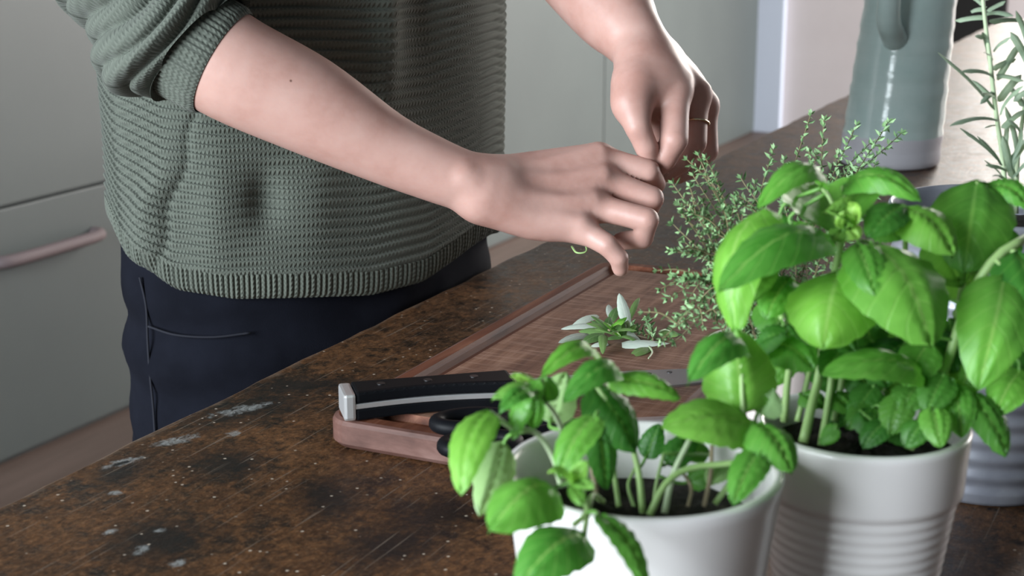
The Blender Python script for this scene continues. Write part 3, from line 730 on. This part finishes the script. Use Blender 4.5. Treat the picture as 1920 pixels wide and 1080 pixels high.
class Plant:
    def __init__(s, name, base, label, cat, group=None):
        s.o = empty(name, base); tag(s.o, label, cat, group); s.base = Vector(base); s.k = 0; s.lv = []; s.sp = []; s.fat = 1.26; s.slim = .8
    def leaf(s, b, t, wpx, yb, yt, mat, nmix=(.55, .6), bend=.12, cup=.2, twist=0, side=0, parent=None, shape='basil', fold=0):
        B = at(b[0], b[1], yb); Tt = at(t[0], t[1], yt); s.k += 1
        n_ = TOCAM(B)*nmix[0]+Vector((0,0,1))*nmix[1]+Vector((1,0,0))*side
        Tt = Tt+(Tt-B)*.09
        vs, fs, uv = leaf_geo(B, Tt, s.fat*wpx*.5*(yb+yt)/F, n_, bend*1.3, cup*1.7, .0020, seed=s.k*1.7, twist=twist, shape=shape, fold=fold)
        ob = mesh_obj('leaf', [v-s.base for v in vs], fs, mat, s.o, uv=uv); s.lv.append((ob, B-s.base, (B-Tt).normalized())); return ob
    def petioles(s, mat):
        for ob, B, back in s.lv:
            q = min(s.sp, key=lambda p: (p-B).length); d_ = (q-B).length
            if d_ < .003 or d_ > .045: continue
            tube('petiole', [B-back*.002, B+(back*.4+(q-B).normalized()*.6)*(d_*.3), q], .0008, .0011, mat, ob, 8, 6)
    def stem(s, pts, r0, r1, mat, name='stem', n=14, ns=8):
        s.sp += catmull([at(*p)-s.base for p in pts], 20)
        return tube(name, [at(*p)-s.base for p in pts], r0*s.slim, r1*s.slim, mat, s.o, n, ns)
def planter(name, ctr, prof_out, thick, mat, soil_z, parent, foot=.0):
    """lathe wall: outer profile up, rounded lip, inner profile down"""
    p = [(prof_out[0][0]-.004, .0)]+list(prof_out); rt, zt = prof_out[-1]
    p += [(rt-thick*.15, zt+.0012), (rt-thick*.5, zt+.002), (rt-thick*.85, zt+.0012), (rt-thick, zt-.001)]
    for (r, z) in reversed(prof_out[:-1]):
        if z > .008: p.append((r-thick, z))
    p.append((p[-1][0], .007)); 
    o = lathe(name, p, mat, parent, 96, cap_start=True, cap_end=True)
    sr = None
    for (r0, z0), (r1, z1) in zip(prof_out, prof_out[1:]):
        if z0 <= soil_z <= z1: sr = r0+(r1-r0)*(soil_z-z0)/max(1e-9, z1-z0)-thick-.0005
    vs = []; nr, na = 12, 48; rr_ = random.Random(9)
    for q in range(nr+1):
        for i in range(na):
            a = 2*math.pi*i/na; r = sr*(1-q/nr*.985); vs.append((r*math.cos(a), r*math.sin(a), soil_z+rr_.uniform(-.002, .003)*(q > 0)+.004*(q/nr)))
    so = mesh_obj('soil', vs, grid_faces(na, nr+1, True)+[tuple(nr*na+i for i in range(na))], soil_m, parent)
    return o
# --- front basil, plain white pot
c1 = at(1206, 872, .735); c1 = Vector((c1.x, c1.y, Z0)); rimz = at(1206, 872, .735).z-Z0
p1 = Plant('potted_basil', c1, 'sparse basil plant in a smooth white pot, nearest the camera', 'potted plant', 'basil plants in white pots')
R1 = 262*.785/F
planter('pot', c1, [(R1*.80, .0005), (R1*.815, .004), (R1*.86, rimz*.35), (R1*.93, rimz*.7), (R1*.985, rimz*.93), (R1, rimz-.002)], .0062, white_c, rimz-.030, p1.o)
G, D_, PL, Y = basil, basil_dark, basil_pale, basil_young
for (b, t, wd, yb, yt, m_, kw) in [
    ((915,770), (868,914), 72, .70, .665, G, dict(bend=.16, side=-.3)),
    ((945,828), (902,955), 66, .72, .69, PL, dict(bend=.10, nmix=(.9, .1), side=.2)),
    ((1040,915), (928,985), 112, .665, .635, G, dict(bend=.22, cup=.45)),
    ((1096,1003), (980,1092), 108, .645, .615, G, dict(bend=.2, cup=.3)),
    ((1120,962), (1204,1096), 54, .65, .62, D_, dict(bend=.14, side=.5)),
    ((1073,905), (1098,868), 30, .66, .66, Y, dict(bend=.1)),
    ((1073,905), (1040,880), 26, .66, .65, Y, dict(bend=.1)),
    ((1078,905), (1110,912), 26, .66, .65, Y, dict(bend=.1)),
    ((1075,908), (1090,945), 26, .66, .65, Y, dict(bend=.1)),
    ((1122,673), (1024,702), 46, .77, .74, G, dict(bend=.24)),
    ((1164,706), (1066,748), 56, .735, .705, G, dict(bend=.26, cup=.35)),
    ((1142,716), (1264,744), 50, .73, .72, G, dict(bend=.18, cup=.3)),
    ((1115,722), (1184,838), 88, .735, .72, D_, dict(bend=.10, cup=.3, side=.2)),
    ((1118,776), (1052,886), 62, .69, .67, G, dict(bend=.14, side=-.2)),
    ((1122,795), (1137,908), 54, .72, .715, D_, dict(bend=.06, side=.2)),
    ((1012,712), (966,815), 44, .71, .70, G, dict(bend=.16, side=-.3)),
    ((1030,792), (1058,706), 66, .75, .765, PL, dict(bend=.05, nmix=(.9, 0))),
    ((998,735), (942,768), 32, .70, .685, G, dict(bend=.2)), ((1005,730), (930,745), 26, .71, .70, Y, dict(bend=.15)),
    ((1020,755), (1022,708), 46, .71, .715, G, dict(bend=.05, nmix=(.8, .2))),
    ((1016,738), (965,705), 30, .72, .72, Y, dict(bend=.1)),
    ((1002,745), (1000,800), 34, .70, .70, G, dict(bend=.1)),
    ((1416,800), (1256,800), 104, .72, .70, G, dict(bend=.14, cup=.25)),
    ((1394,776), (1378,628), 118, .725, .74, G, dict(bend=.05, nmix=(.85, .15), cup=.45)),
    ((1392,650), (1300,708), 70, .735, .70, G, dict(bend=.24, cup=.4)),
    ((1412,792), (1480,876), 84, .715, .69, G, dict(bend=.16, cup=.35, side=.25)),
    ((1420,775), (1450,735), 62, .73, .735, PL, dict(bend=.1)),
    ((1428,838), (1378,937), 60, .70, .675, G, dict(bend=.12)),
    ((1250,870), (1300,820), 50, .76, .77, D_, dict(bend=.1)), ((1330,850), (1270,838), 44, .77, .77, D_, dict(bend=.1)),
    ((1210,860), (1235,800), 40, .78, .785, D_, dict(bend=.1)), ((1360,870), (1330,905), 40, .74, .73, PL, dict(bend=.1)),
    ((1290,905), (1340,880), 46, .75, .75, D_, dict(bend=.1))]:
    p1.leaf(b, t, wd, yb, yt, m_, **kw)
SY = .735
for pts, r0, r1, m_ in [
    ([(1205,962,.715), (1196,880,.72), (1172,800,.725), (1116,722,.735)], .0021, .0016, stem_m),
    ([(1246,962,.72), (1262,890,.725), (1294,822,.73)], .0022, .0016, stem_p),
    ([(1218,966,.71), (1250,905,.715), (1300,876,.72), (1395,862,.72), (1412,800,.72)], .0024, .0018, stem_m),
    ([(1052,910,.70), (1036,856,.705), (1005,812,.705), (960,802,.70), (918,772,.70)], .0019, .0014, stem_p),
    ([(1054,806,.735), (1040,775,.725), (1022,752,.715)], .0017, .0013, stem_p),
    ([(1075,985,.65), (1100,960,.655), (1090,930,.66), (1073,905,.662)], .0017, .0014, stem_m),
    ([(1130,940,.70), (1110,930,.67), (1098,985,.65), (1096,1005,.645)], .0018, .0014, stem_m),
    ([(1118,925,.72), (1108,860,.725), (1104,800,.73), (1118,776,.70)], .0018, .0012, stem_b),
    ([(1225,950,.74), (1232,900,.745), (1245,850,.75)], .0013, .001, stem_m), ([(1190,955,.74), (1178,910,.75), (1190,880,.755)], .0013, .001, stem_m),
    ([(1320,950,.725), (1332,890,.73), (1335,835,.735)], .0015, .0012, stem_b), ([(1290,950,.72), (1296,915,.725), (1280,885,.73)], .0012, .001, stem_b),
    ([(1340,945,.73), (1385,880,.735), (1416,800,.725), (1394,776,.725), (1390,650,.738)], .002, .0015, stem_m),
    ([(1150,690,.745), (1142,716,.735), (1164,704,.735), (1122,673,.77)], .0014, .001, stem_m),
    ([(1160,950,.73), (1150,870,.745), (1148,790,.745), (1142,716,.735)], .0018, .0014, stem_m)]:
    p1.stem(pts, r0, r1, m_)
p1.petioles(stem_d)
# --- second basil, ribbed white pot
c2w = at(1618, 789, .80); c2 = Vector((c2w.x, c2w.y, Z0)); rz2 = c2w.z-Z0; R2 = 199*.845/F
p2 = Plant('potted_basil', c2, 'big bushy basil plant in a white pot with horizontal ribs', 'potted plant', 'basil plants in white pots')
prof = [(R2*.70, .0005), (R2*.715, .004)]
for q in range(61):
    z = .006+(rz2-.044)*q/60; prof.append((R2*(.715+.215*(z/(rz2-.03)))+.00034*math.sin(q*2*math.pi/5), z))
prof += [(R2*.955, rz2-.036), (R2*.965, rz2-.033), (R2*.975, rz2-.02), (R2*.995, rz2-.005), (R2, rz2-.002)]
planter('pot', c2, prof, .0055, white_c, rz2-.016, p2.o)
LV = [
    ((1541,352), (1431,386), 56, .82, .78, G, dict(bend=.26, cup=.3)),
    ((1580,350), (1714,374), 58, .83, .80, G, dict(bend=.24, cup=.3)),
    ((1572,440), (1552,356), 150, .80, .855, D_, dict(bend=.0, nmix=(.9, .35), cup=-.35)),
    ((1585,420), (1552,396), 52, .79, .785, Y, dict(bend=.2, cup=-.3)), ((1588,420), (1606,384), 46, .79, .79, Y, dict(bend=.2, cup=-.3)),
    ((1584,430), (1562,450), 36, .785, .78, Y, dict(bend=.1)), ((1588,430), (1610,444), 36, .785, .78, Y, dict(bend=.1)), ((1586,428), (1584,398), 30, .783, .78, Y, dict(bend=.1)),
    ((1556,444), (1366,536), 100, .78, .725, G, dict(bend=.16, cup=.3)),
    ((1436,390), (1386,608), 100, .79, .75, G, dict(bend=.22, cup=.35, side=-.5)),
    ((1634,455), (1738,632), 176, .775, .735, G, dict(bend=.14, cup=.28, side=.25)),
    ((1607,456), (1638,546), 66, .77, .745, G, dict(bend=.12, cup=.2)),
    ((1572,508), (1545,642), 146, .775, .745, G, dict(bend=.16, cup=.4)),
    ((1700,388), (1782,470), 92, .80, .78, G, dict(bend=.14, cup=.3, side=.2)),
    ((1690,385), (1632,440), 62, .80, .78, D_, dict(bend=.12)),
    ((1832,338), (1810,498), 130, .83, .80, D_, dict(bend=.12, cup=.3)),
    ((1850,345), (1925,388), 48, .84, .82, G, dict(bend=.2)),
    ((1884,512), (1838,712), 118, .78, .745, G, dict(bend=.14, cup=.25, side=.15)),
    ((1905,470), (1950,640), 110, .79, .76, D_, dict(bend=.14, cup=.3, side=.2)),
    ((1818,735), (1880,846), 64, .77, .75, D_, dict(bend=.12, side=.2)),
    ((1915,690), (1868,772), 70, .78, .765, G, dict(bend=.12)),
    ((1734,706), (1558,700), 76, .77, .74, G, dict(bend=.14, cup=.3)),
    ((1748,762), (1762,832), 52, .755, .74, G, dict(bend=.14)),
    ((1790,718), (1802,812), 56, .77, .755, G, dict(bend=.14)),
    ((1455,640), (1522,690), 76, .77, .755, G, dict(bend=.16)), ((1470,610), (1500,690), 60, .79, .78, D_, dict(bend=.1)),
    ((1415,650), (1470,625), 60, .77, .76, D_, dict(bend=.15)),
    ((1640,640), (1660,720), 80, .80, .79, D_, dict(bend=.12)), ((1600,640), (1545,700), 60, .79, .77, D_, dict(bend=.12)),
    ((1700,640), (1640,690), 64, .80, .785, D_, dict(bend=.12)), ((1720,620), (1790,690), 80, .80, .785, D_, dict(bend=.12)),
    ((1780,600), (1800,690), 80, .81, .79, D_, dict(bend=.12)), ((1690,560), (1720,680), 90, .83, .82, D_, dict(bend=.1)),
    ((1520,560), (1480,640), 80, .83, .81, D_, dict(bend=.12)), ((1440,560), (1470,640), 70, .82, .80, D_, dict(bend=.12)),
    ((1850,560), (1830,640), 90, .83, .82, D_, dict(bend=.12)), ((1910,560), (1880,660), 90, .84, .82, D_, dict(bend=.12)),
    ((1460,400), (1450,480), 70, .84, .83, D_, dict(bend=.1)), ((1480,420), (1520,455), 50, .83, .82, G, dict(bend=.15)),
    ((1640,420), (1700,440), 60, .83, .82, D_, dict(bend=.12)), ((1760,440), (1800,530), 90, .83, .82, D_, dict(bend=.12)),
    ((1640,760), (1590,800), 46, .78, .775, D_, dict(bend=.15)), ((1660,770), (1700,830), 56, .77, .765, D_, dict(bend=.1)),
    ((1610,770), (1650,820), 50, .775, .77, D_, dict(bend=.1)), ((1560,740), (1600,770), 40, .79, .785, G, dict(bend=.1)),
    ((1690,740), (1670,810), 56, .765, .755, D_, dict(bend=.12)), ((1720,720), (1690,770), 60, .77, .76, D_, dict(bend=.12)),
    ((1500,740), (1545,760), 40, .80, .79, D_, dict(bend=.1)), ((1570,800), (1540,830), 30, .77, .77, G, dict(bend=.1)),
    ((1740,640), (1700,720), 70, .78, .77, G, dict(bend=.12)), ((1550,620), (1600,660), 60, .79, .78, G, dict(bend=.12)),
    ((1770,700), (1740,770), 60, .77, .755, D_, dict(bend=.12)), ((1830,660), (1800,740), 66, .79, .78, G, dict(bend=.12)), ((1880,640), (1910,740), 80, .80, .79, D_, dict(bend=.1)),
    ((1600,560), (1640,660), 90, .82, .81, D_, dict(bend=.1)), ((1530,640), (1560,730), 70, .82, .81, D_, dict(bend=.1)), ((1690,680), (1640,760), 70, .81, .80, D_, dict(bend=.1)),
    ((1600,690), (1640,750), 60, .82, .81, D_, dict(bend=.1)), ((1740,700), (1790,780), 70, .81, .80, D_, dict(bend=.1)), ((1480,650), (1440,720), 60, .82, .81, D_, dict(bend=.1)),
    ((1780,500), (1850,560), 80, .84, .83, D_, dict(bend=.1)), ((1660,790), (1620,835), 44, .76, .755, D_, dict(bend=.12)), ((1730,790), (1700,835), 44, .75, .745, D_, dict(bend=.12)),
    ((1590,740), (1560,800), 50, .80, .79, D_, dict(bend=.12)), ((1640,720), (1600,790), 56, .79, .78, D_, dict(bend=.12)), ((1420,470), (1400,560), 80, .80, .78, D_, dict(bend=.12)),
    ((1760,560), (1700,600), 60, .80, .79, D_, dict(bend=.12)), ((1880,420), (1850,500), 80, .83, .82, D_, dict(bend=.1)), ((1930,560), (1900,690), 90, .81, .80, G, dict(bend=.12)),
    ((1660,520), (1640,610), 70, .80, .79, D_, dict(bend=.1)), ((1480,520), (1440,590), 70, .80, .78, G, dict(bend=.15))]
for (b, t, wd, yb, yt, m_, kw) in LV: p2.leaf(b, t, wd, yb, yt, m_, **kw)
for pts, r0, r1, m_ in [
    ([(1704,842,.765), (1740,762,.775), (1776,680,.785), (1816,564,.79), (1866,484,.79), (1925,446,.80)], .0036, .0030, stem_m),
    ([(1866,484,.79), (1884,512,.78)], .0018, .0014, stem_m), ([(1885,470,.795), (1905,472,.79)], .0018, .0014, stem_m),
    ([(1506,830,.775), (1522,760,.785), (1536,700,.795), (1556,560,.80), (1580,440,.795)], .0034, .0024, stem_m),
    ([(1540,835,.775), (1552,760,.785), (1560,700,.79), (1572,560,.79), (1572,508,.78)], .0026, .002, stem_m),
    ([(1470,790,.80), (1476,720,.80), (1480,640,.80), (1436,500,.80), (1436,392,.79)], .0026, .002, stem_m),
    ([(1495,790,.80), (1512,720,.805), (1530,640,.80)], .0022, .0018, stem_m),
    ([(1565,790,.79), (1575,735,.795), (1590,640,.80), (1634,455,.78)], .0026, .0018, stem_m),
    ([(1640,830,.79), (1660,740,.80), (1690,600,.815), (1700,390,.80)], .0026, .0018, stem_m),
    ([(1745,800,.79), (1770,700,.80), (1800,560,.82), (1832,340,.83)], .0026, .002, stem_m),
    ([(1580,440,.795), (1560,380,.815), (1541,352,.82)], .0016, .0012, stem_m), ([(1580,440,.795), (1585,380,.82), (1580,350,.83)], .0016, .0012, stem_m),
    ([(1620,830,.765), (1640,800,.77), (1665,770,.775)], .0014, .001, stem_p)]:
    p2.stem(pts, r0, r1, m_)
p2.petioles(stem_d)
# --- thyme, blush pot
c3w = at(1440, 640, 1.0); c3 = Vector((c3w.x, c3w.y, Z0)); rz3 = c3w.z-Z0; R3 = 119*1.03/F
p3 = Plant('potted_thyme', c3, 'wispy thyme plant in a small blush pot behind the basil', 'potted plant')
planter('pot', c3, [(R3*.82, .0005), (R3*.84, .004), (R3*.92, rz3*.5), (R3*.985, rz3*.92), (R3, rz3-.002)], .005, pink_c, rz3-.012, p3.o)
def sprig_geo(path, step=.0042, ll=.0062, seed=0, lw=.0028, r0=.0006, r1=.00035):
    rr_ = random.Random(seed); vs, fs = tube_geo(path, [r0+(r1-r0)*j/(len(path)-1) for j in range(len(path))], 4); mi = [1]*len(fs)
    L = 0; nxt = step*1.5; k = 0
    for a_, b_ in zip(path, path[1:]):
        seg = (b_-a_).length
        while nxt < L+seg:
            P = a_+(b_-a_)*((nxt-L)/seg); d_ = (b_-a_).normalized(); u_ = d_.orthogonal().normalized(); ang = k*math.pi/2+rr_.uniform(-.5, .5)
            u_ = Matrix.Rotation(ang, 3, d_) @ u_; v_ = d_.cross(u_)
            for sg in (1, -1):
                for sub in range(2):
                    q = u_*sg; l_ = ll*rr_.uniform(.6, 1.15)*(1 if sub == 0 else .55); dr_ = (q*(1 if sub == 0 else .7)+d_*rr_.uniform(.3, .7)+v_*(.0 if sub == 0 else rr_.uniform(-.8, .8))).normalized()
                    sd = v_*(lw*.5*rr_.uniform(.8, 1.2)*(1 if sub == 0 else .7)); nn = dr_.cross(sd).normalized()*.0007
                    i0 = len(vs); vs += [P, P+dr_*l_*.5+sd+nn, P+dr_*l_, P+dr_*l_*.5-sd+nn, P+dr_*l_*.5-nn*.4]
                    fs += [(i0, i0+1, i0+4), (i0+1, i0+2, i0+4), (i0+2, i0+3, i0+4), (i0+3, i0, i0+4)]; mi += [0]*4
            k += 1; nxt += step*rr_.uniform(.8, 1.25)
        L += seg
    i0 = len(vs); P = path[-1]; d_ = (path[-1]-path[-2]).normalized(); u_ = d_.orthogonal().normalized()
    for q in range(5):
        w_ = Matrix.Rotation(q*2.4, 3, d_) @ u_; i0 = len(vs); dr_ = (d_+w_*.8).normalized(); sd = d_.cross(w_)*.0011
        vs += [P, P+dr_*ll*.35+sd, P+dr_*ll*.7, P+dr_*ll*.35-sd]; fs += [(i0, i0+1, i0+2, i0+3)]; mi += [0]
    return vs, fs, mi
r3 = random.Random(11)
tips = [(1310,292,1.06), (1262,345,1.03), (1300,330,1.05), (1340,330,1.08), (1262,420,1.0), (1258,470,.99), (1285,455,1.0), (1252,560,.98), (1262,520,.98), (1270,600,.97), (1290,560,.98), (1265,640,.96), (1285,605,.97),
        (1318,380,1.04), (1345,370,1.05), (1390,335,1.06), (1415,345,1.07), (1365,400,1.03), (1330,430,1.0), (1300,400,1.02), (1450,280,1.08), (1470,300,1.09), (1520,215,1.12), (1545,225,1.12), (1530,290,1.1), (1570,290,1.1),
        (1605,235,1.12), (1630,270,1.13), (1665,230,1.12), (1690,250,1.12), (1570,330,1.08), (1600,320,1.1), (1640,310,1.1), (1500,330,1.07), (1430,380,1.04), (1410,420,1.02), (1470,380,1.04), (1540,380,1.06),
        (1310,480,.99), (1335,520,.98), (1300,520,.98), (1350,470,1.0), (1380,450,1.0), (1320,570,.97), (1340,590,.97), (1240,640,.95), (1620,380,1.07), (1660,350,1.08), (1380,380,1.03), (1400,460,1.0), (1360,540,.99), (1275,385,1.02)]
for i, (x, y, d_) in enumerate(tips):
    tip = at(x, y, d_); a = r3.uniform(0, 6.28); rr0 = R3*.75*math.sqrt(r3.random()); b0 = c3+Vector((rr0*math.cos(a), rr0*math.sin(a), rz3-.012))
    mid = (b0*.5+tip*.5)+Vector((r3.uniform(-.008, .008), r3.uniform(-.008, .008), .012+r3.uniform(0, .014)))
    if y > 540: mid = b0*.45+tip*.55+Vector((0, 0, .030))
    path = [p-c3 for p in catmull([b0, mid, tip], 16)]
    vs, fs, mi = sprig_geo(path, .0056, .0066, i, .0027); mesh_obj('sprig', vs, fs, None, p3.o, smooth=False, mats=[thy, thst], midx=mi)
    for q in range(2 if x < 1440 and i % 2 else 1 if x < 1440 or i % 3 == 0 else 0):
        j = r3.randint(6, 12); s0 = path[j]; e = s0+(path[15]-path[j])*.6+Vector((r3.uniform(-.02, .02), r3.uniform(-.015, .015), r3.uniform(-.004, .02)))
        vs, fs, mi = sprig_geo(catmull([s0, s0*.5+e*.5+Vector((0,0,.003)), e], 9), .0056, .006, i*7+q, .0026); mesh_obj('sprig', vs, fs, None, p3.o, smooth=False, mats=[thy, thst], midx=mi)
# --- rosemary-like herb in a ribbed zinc bucket
bf = on(1876, 951); RB = .056; c4 = Vector((bf.x+.003, bf.y+RB, Z0)); rz4 = at(1880, 345, c4.y+.072).z-Z0; R4 = .072
p4 = Plant('potted_rosemary', c4, 'tall needle-leaved herb in a grey ribbed metal bucket at the right', 'potted plant')
prof = [(RB, .0005), (RB+.001, .003)]
for q in range(1, 115):
    z = .004+(rz4-.010)*q/115; prof.append((RB+(R4-RB)*z/rz4+.0011*math.sin(q*2*math.pi/8), z))
prof += [(R4+.0015, rz4-.005), (R4+.0018, rz4-.002)]
planter('bucket', c4, prof, .003, zinc, rz4-.02, p4.o)
DY = c4.y
stems4 = [[(1888,400,DY), (1880,300,DY), (1866,200,DY-.01), (1856,110,DY-.015), (1845,20,DY-.02), (1838,-60,DY-.02)],
          [(1905,400,DY+.01), (1908,300,DY+.01), (1922,190,DY), (1935,80,DY), (1940,-40,DY)],
          [(1925,400,DY-.02), (1945,280,DY-.03), (1960,150,DY-.03)]]
for st in stems4: p4.stem(st, .0022, .0014, stem_p, n=24)
NEED = [((1868,208), (1758,98)), ((1866,150), (1800,135)), ((1858,180), (1822,150)), ((1858,120), (1842,60)), ((1850,30), (1790,38)), ((1848,25), (1900,30)), ((1845,10), (1812,-10)), ((1850,20), (1885,2)), ((1855,40), (1920,38)), ((1870,150), (1912,82)), ((1868,140), (1920,152)), ((1862,110), (1846,98)),
        ((1872,225), (1780,236)), ((1875,300), (1800,240)), ((1880,310), (1832,255)), ((1888,320), (1848,310)), ((1885,290), (1890,220)), ((1878,240), (1922,205)), ((1874,215), (1920,160)), ((1872,190), (1915,140)), ((1890,310), (1915,240)), ((1892,320), (1925,260)), ((1880,330), (1845,300)), ((1900,335), (1880,255)), ((1870,190), (1840,175)), ((1866,170), (1838,195)),
        ((1868,235), (1846,240)), ((1884,320), (1906,290)), ((1905,330), (1930,300)), ((1860,130), (1905,110)), ((1862,95), (1895,70)), ((1852,70), (1830,70)), ((1885,335), (1860,330)), ((1895,335), (1912,320)),
        ((1910,290), (1885,200)), ((1920,200), (1890,160)), ((1915,250), (1890,225)), ((1930,120), (1895,60)), ((1932,100), (1905,20)), ((1925,170), (1900,190)), ((1846,0), (1880,-20)), ((1842,-10), (1805,-40)), ((1848,15), (1820,20))]
r4 = random.Random(4)
for i, (b, t) in enumerate(NEED):
    B = at(b[0], b[1], DY-.01); Tt = at(t[0], t[1], DY-.01+r4.uniform(-.03, .02))
    vs, fs, uv = leaf_geo(B, Tt, r4.uniform(.0030, .0052), TOCAM(B)*.7+Vector((r4.uniform(-.4, .4), 0, .7)), r4.uniform(.03, .14), .5, 0, 5, 12, 'needle', seed=i)
    mesh_obj('leaf', [v-c4 for v in vs], fs, rosm, p4.o, uv=uv)

# ------------------------------------------------------------------ jug
jb = on(1688, 322); JR = 95*2.26/F; jc = Vector((jb.x, jb.y+JR, Z0))
jug = empty('ceramic_jug', jc); tag(jug, 'tall pale green glazed jug with unglazed foot at the table end', 'jug')
jp = [(JR*.93, .0005), (JR*.985, .004), (JR*1.0, .012)]
for q in range(1, 40):
    z = .012+.36*q/40; jp.append((JR*(1.0-.13*(z/.25)-.25*max(0, z-.25)/.12)+.0007*math.sin(z*190)+.0004*math.sin(z*410), z))
jp += [(JR*.60, .385), (JR*.62, .395), (JR*.575, .397), (JR*.55, .385), (JR*.6, .34)]
lathe('body', jp, glaze, jug, 80, lean=(.075, 0), wob=.006, cap_start=True)
hc = at(1672, 62, jc.y-JR*.93)-jc
tube('handle', [hc+Vector((.012, .022, -.012)), hc+Vector((0, -.004, .000)), hc+Vector((-.012, -.024, .025)), hc+Vector((-.012, -.032, .085)), hc+Vector((-.004, -.020, .125)), hc+Vector((.012, .02, .14))], .0185, .013, glaze, jug, 34, 18)

# ------------------------------------------------------------------ herb clippings on the board
def cut_leaf(b, t, wpx, zb, zt, mat, label, bend=.08, cup=.3, twist=0, name='cut_leaf', grp='cut herb leaves on the board', cat='leaf', side=0):
    B = on(b[0], b[1], BT+zb); Tt = on(t[0], t[1], BT+zt); o_ = (B+Tt)/2; o_.z = Z0+BT
    vs, fs, uv = leaf_geo(B, Tt, wpx*1.28*1.38/F, TOCAM(B)*.45+Vector((side, 0, .8)), bend, cup, .0002, 7, 16, 'sage', twist, b[0])
    zmin = min(v.z for v in vs); lift = max(0, Z0+BT+.0006-zmin)
    ob = mesh_obj(name, [v-o_+Vector((0,0,lift)) for v in vs], fs, mat, None, uv=uv); ob.location = o_; tag(ob, label, cat, grp); return ob
for a_ in [
    ((1177,612), (1161,550), 17, .004, .030, sage, 'long pale sage leaf standing upright in the herb pile', dict(bend=.04)),
    ((1160,600), (1204,642), 14, .016, .004, sage, 'pale ribbon-like leaf curving down across the herb pile', dict(bend=-.1)),
    ((1166,648), (1256,646), 22, .002, .003, sage, 'widest pale wavy leaf at the right front of the pile', dict(bend=.06, twist=.5)),
    ((1121,591), (1072,613), 14, .008, .003, sage, 'pale leaf pointing left, uppermost on the left side of the pile', dict()),
    ((1124,612), (1052,617), 12, .004, .002, sage, 'narrow pale leaf reaching farthest up the left side', dict()),
    ((1108,627), (1047,643), 15, .002, .002, sage, 'pale leaf lying lowest at the left end of the pile', dict()),
    ((1134,622), (1085,621), 14, .005, .003, herb, 'green leaf tucked between the pale leaves on the left', dict()),
    ((1132,626), (1092,643), 19, .005, .002, herb, 'broad dark green leaf at the left front of the pile', dict()),
    ((1140,644), (1108,650), 10, .002, .001, sage, 'short pale leaf at the very front of the pile', dict()),
    ((1131,628), (1130,664), 13, .008, .002, herb, 'green leaf pointing toward the camera from the pile', dict(bend=.15)),
    ((1144,594), (1141,571), 10, .004, .010, sage, 'small pale leaf standing at the back of the pile', dict()),
    ((1145,604), (1157,576), 13, .006, .014, herb, 'upright green leaf at the back of the pile', dict()),
    ((1180,598), (1199,558), 9, .004, .014, herb, 'thin dull green leaf leaning right behind the pile', dict()),
    ((1238,624), (1272,631), 18, .002, .002, herb, 'oval green leaf lying apart at the right end', dict()),
    ((1188,666), (1222,654), 16, .0012, .0012, herb, 'flat green leaf lying under the wide pale leaf', dict())]:
    cut_leaf(*a_[:7], **a_[7])
sp = on(1150, 628, BT); sp = Vector((sp.x, sp.y, Z0+BT)); cs2 = empty('herb_sprig', sp); tag(cs2, 'leafy green sprig in the middle of the herb pile', 'herb sprig')
tube('stem', [on(1200, 634, BT+.002)-sp, on(1165, 630, BT+.005)-sp, on(1140, 618, BT+.012)-sp], .0011, .0008, stem_b, cs2, 10, 6)
r5 = random.Random(21)
for i in range(20):
    s = i/19; x = 1172-38*s; y = 634-18*s; B = on(x, y, BT+.004+.008*s); an = r5.uniform(0, 6.28); l_ = r5.uniform(.012, .025)
    Tt = B+Vector((math.cos(an)*l_, math.sin(an)*l_, r5.uniform(-.002, .012))); Tt.z = max(Tt.z, Z0+BT+.002)
    vs, fs, uv = leaf_geo(B, Tt, r5.uniform(.005, .008), Vector((.1, -.3, 1)), .1, .25, .0002, 7, 10, 'sage', seed=i); mesh_obj('leaf', [v-sp for v in vs], fs, herb if i % 3 else basil, cs2, uv=uv)
def thyme_cut(pts, label, seed):
    W = [on(x, y, BT+z) for x, y, z in pts]; o_ = Vector((W[0].x, W[0].y, Z0+BT)); vs, fs, mi = sprig_geo([p-o_ for p in catmull(W, 10)], .0044, .0065, seed, .003)
    lift = max(0, .0004-min(v.z for v in vs)); ob = mesh_obj('thyme_cutting', [v+Vector((0,0,lift)) for v in vs], fs, None, None, smooth=False, mats=[thy, thst], midx=mi); ob.location = o_; tag(ob, label, 'herb sprig', 'thyme cuttings on the board')
thyme_cut([(1224,640,.003), (1222,622,.006), (1212,598,.008)], 'thyme cutting standing at the right of the herb pile', 3)
thyme_cut([(1232,632,.003), (1205,628,.005), (1178,606,.004)], 'thyme cutting lying across the right of the herb pile', 5)
def bare_stem(pts, r, label, mat):
    W = [on(x, y, BT+z) for x, y, z in pts]; o_ = Vector((W[0].x, W[0].y, Z0+BT)); ob = tube('bare_stem', [p-o_ for p in W], r, r*.7, mat, None, 16, 6); ob.location = o_; tag(ob, label, 'stem', 'bare stems in the herb pile'); return ob
bare_stem([(1217,650,.003), (1223,660,.002), (1216,672,.0012)], .0009, 'short pale curled stem in front of the wide leaf', stem_p)
bare_stem([(1175,616,.003), (1192,628,.005), (1214,634,.003)], .0009, 'brown bare stem crossing behind the ribbon-like leaf', stem_b)
bare_stem([(1236,622,.003), (1250,618,.006), (1270,628,.002)], .0008, 'thin arched pale stem over the oval leaf', stem_p)
hs_ = [at(1072,462,1.31), at(1080,473,1.30), at(1093,474,1.298), at(1100,469,1.30), at(1096,455,1.308)]
ob = tube('herb_cutting', [p-hs_[0] for p in hs_], .0009, .0007, stem_m, None, 16, 6); ob.location = hs_[0]; tag(ob, 'tiny curled green stem held under the nearer hand', 'stem')
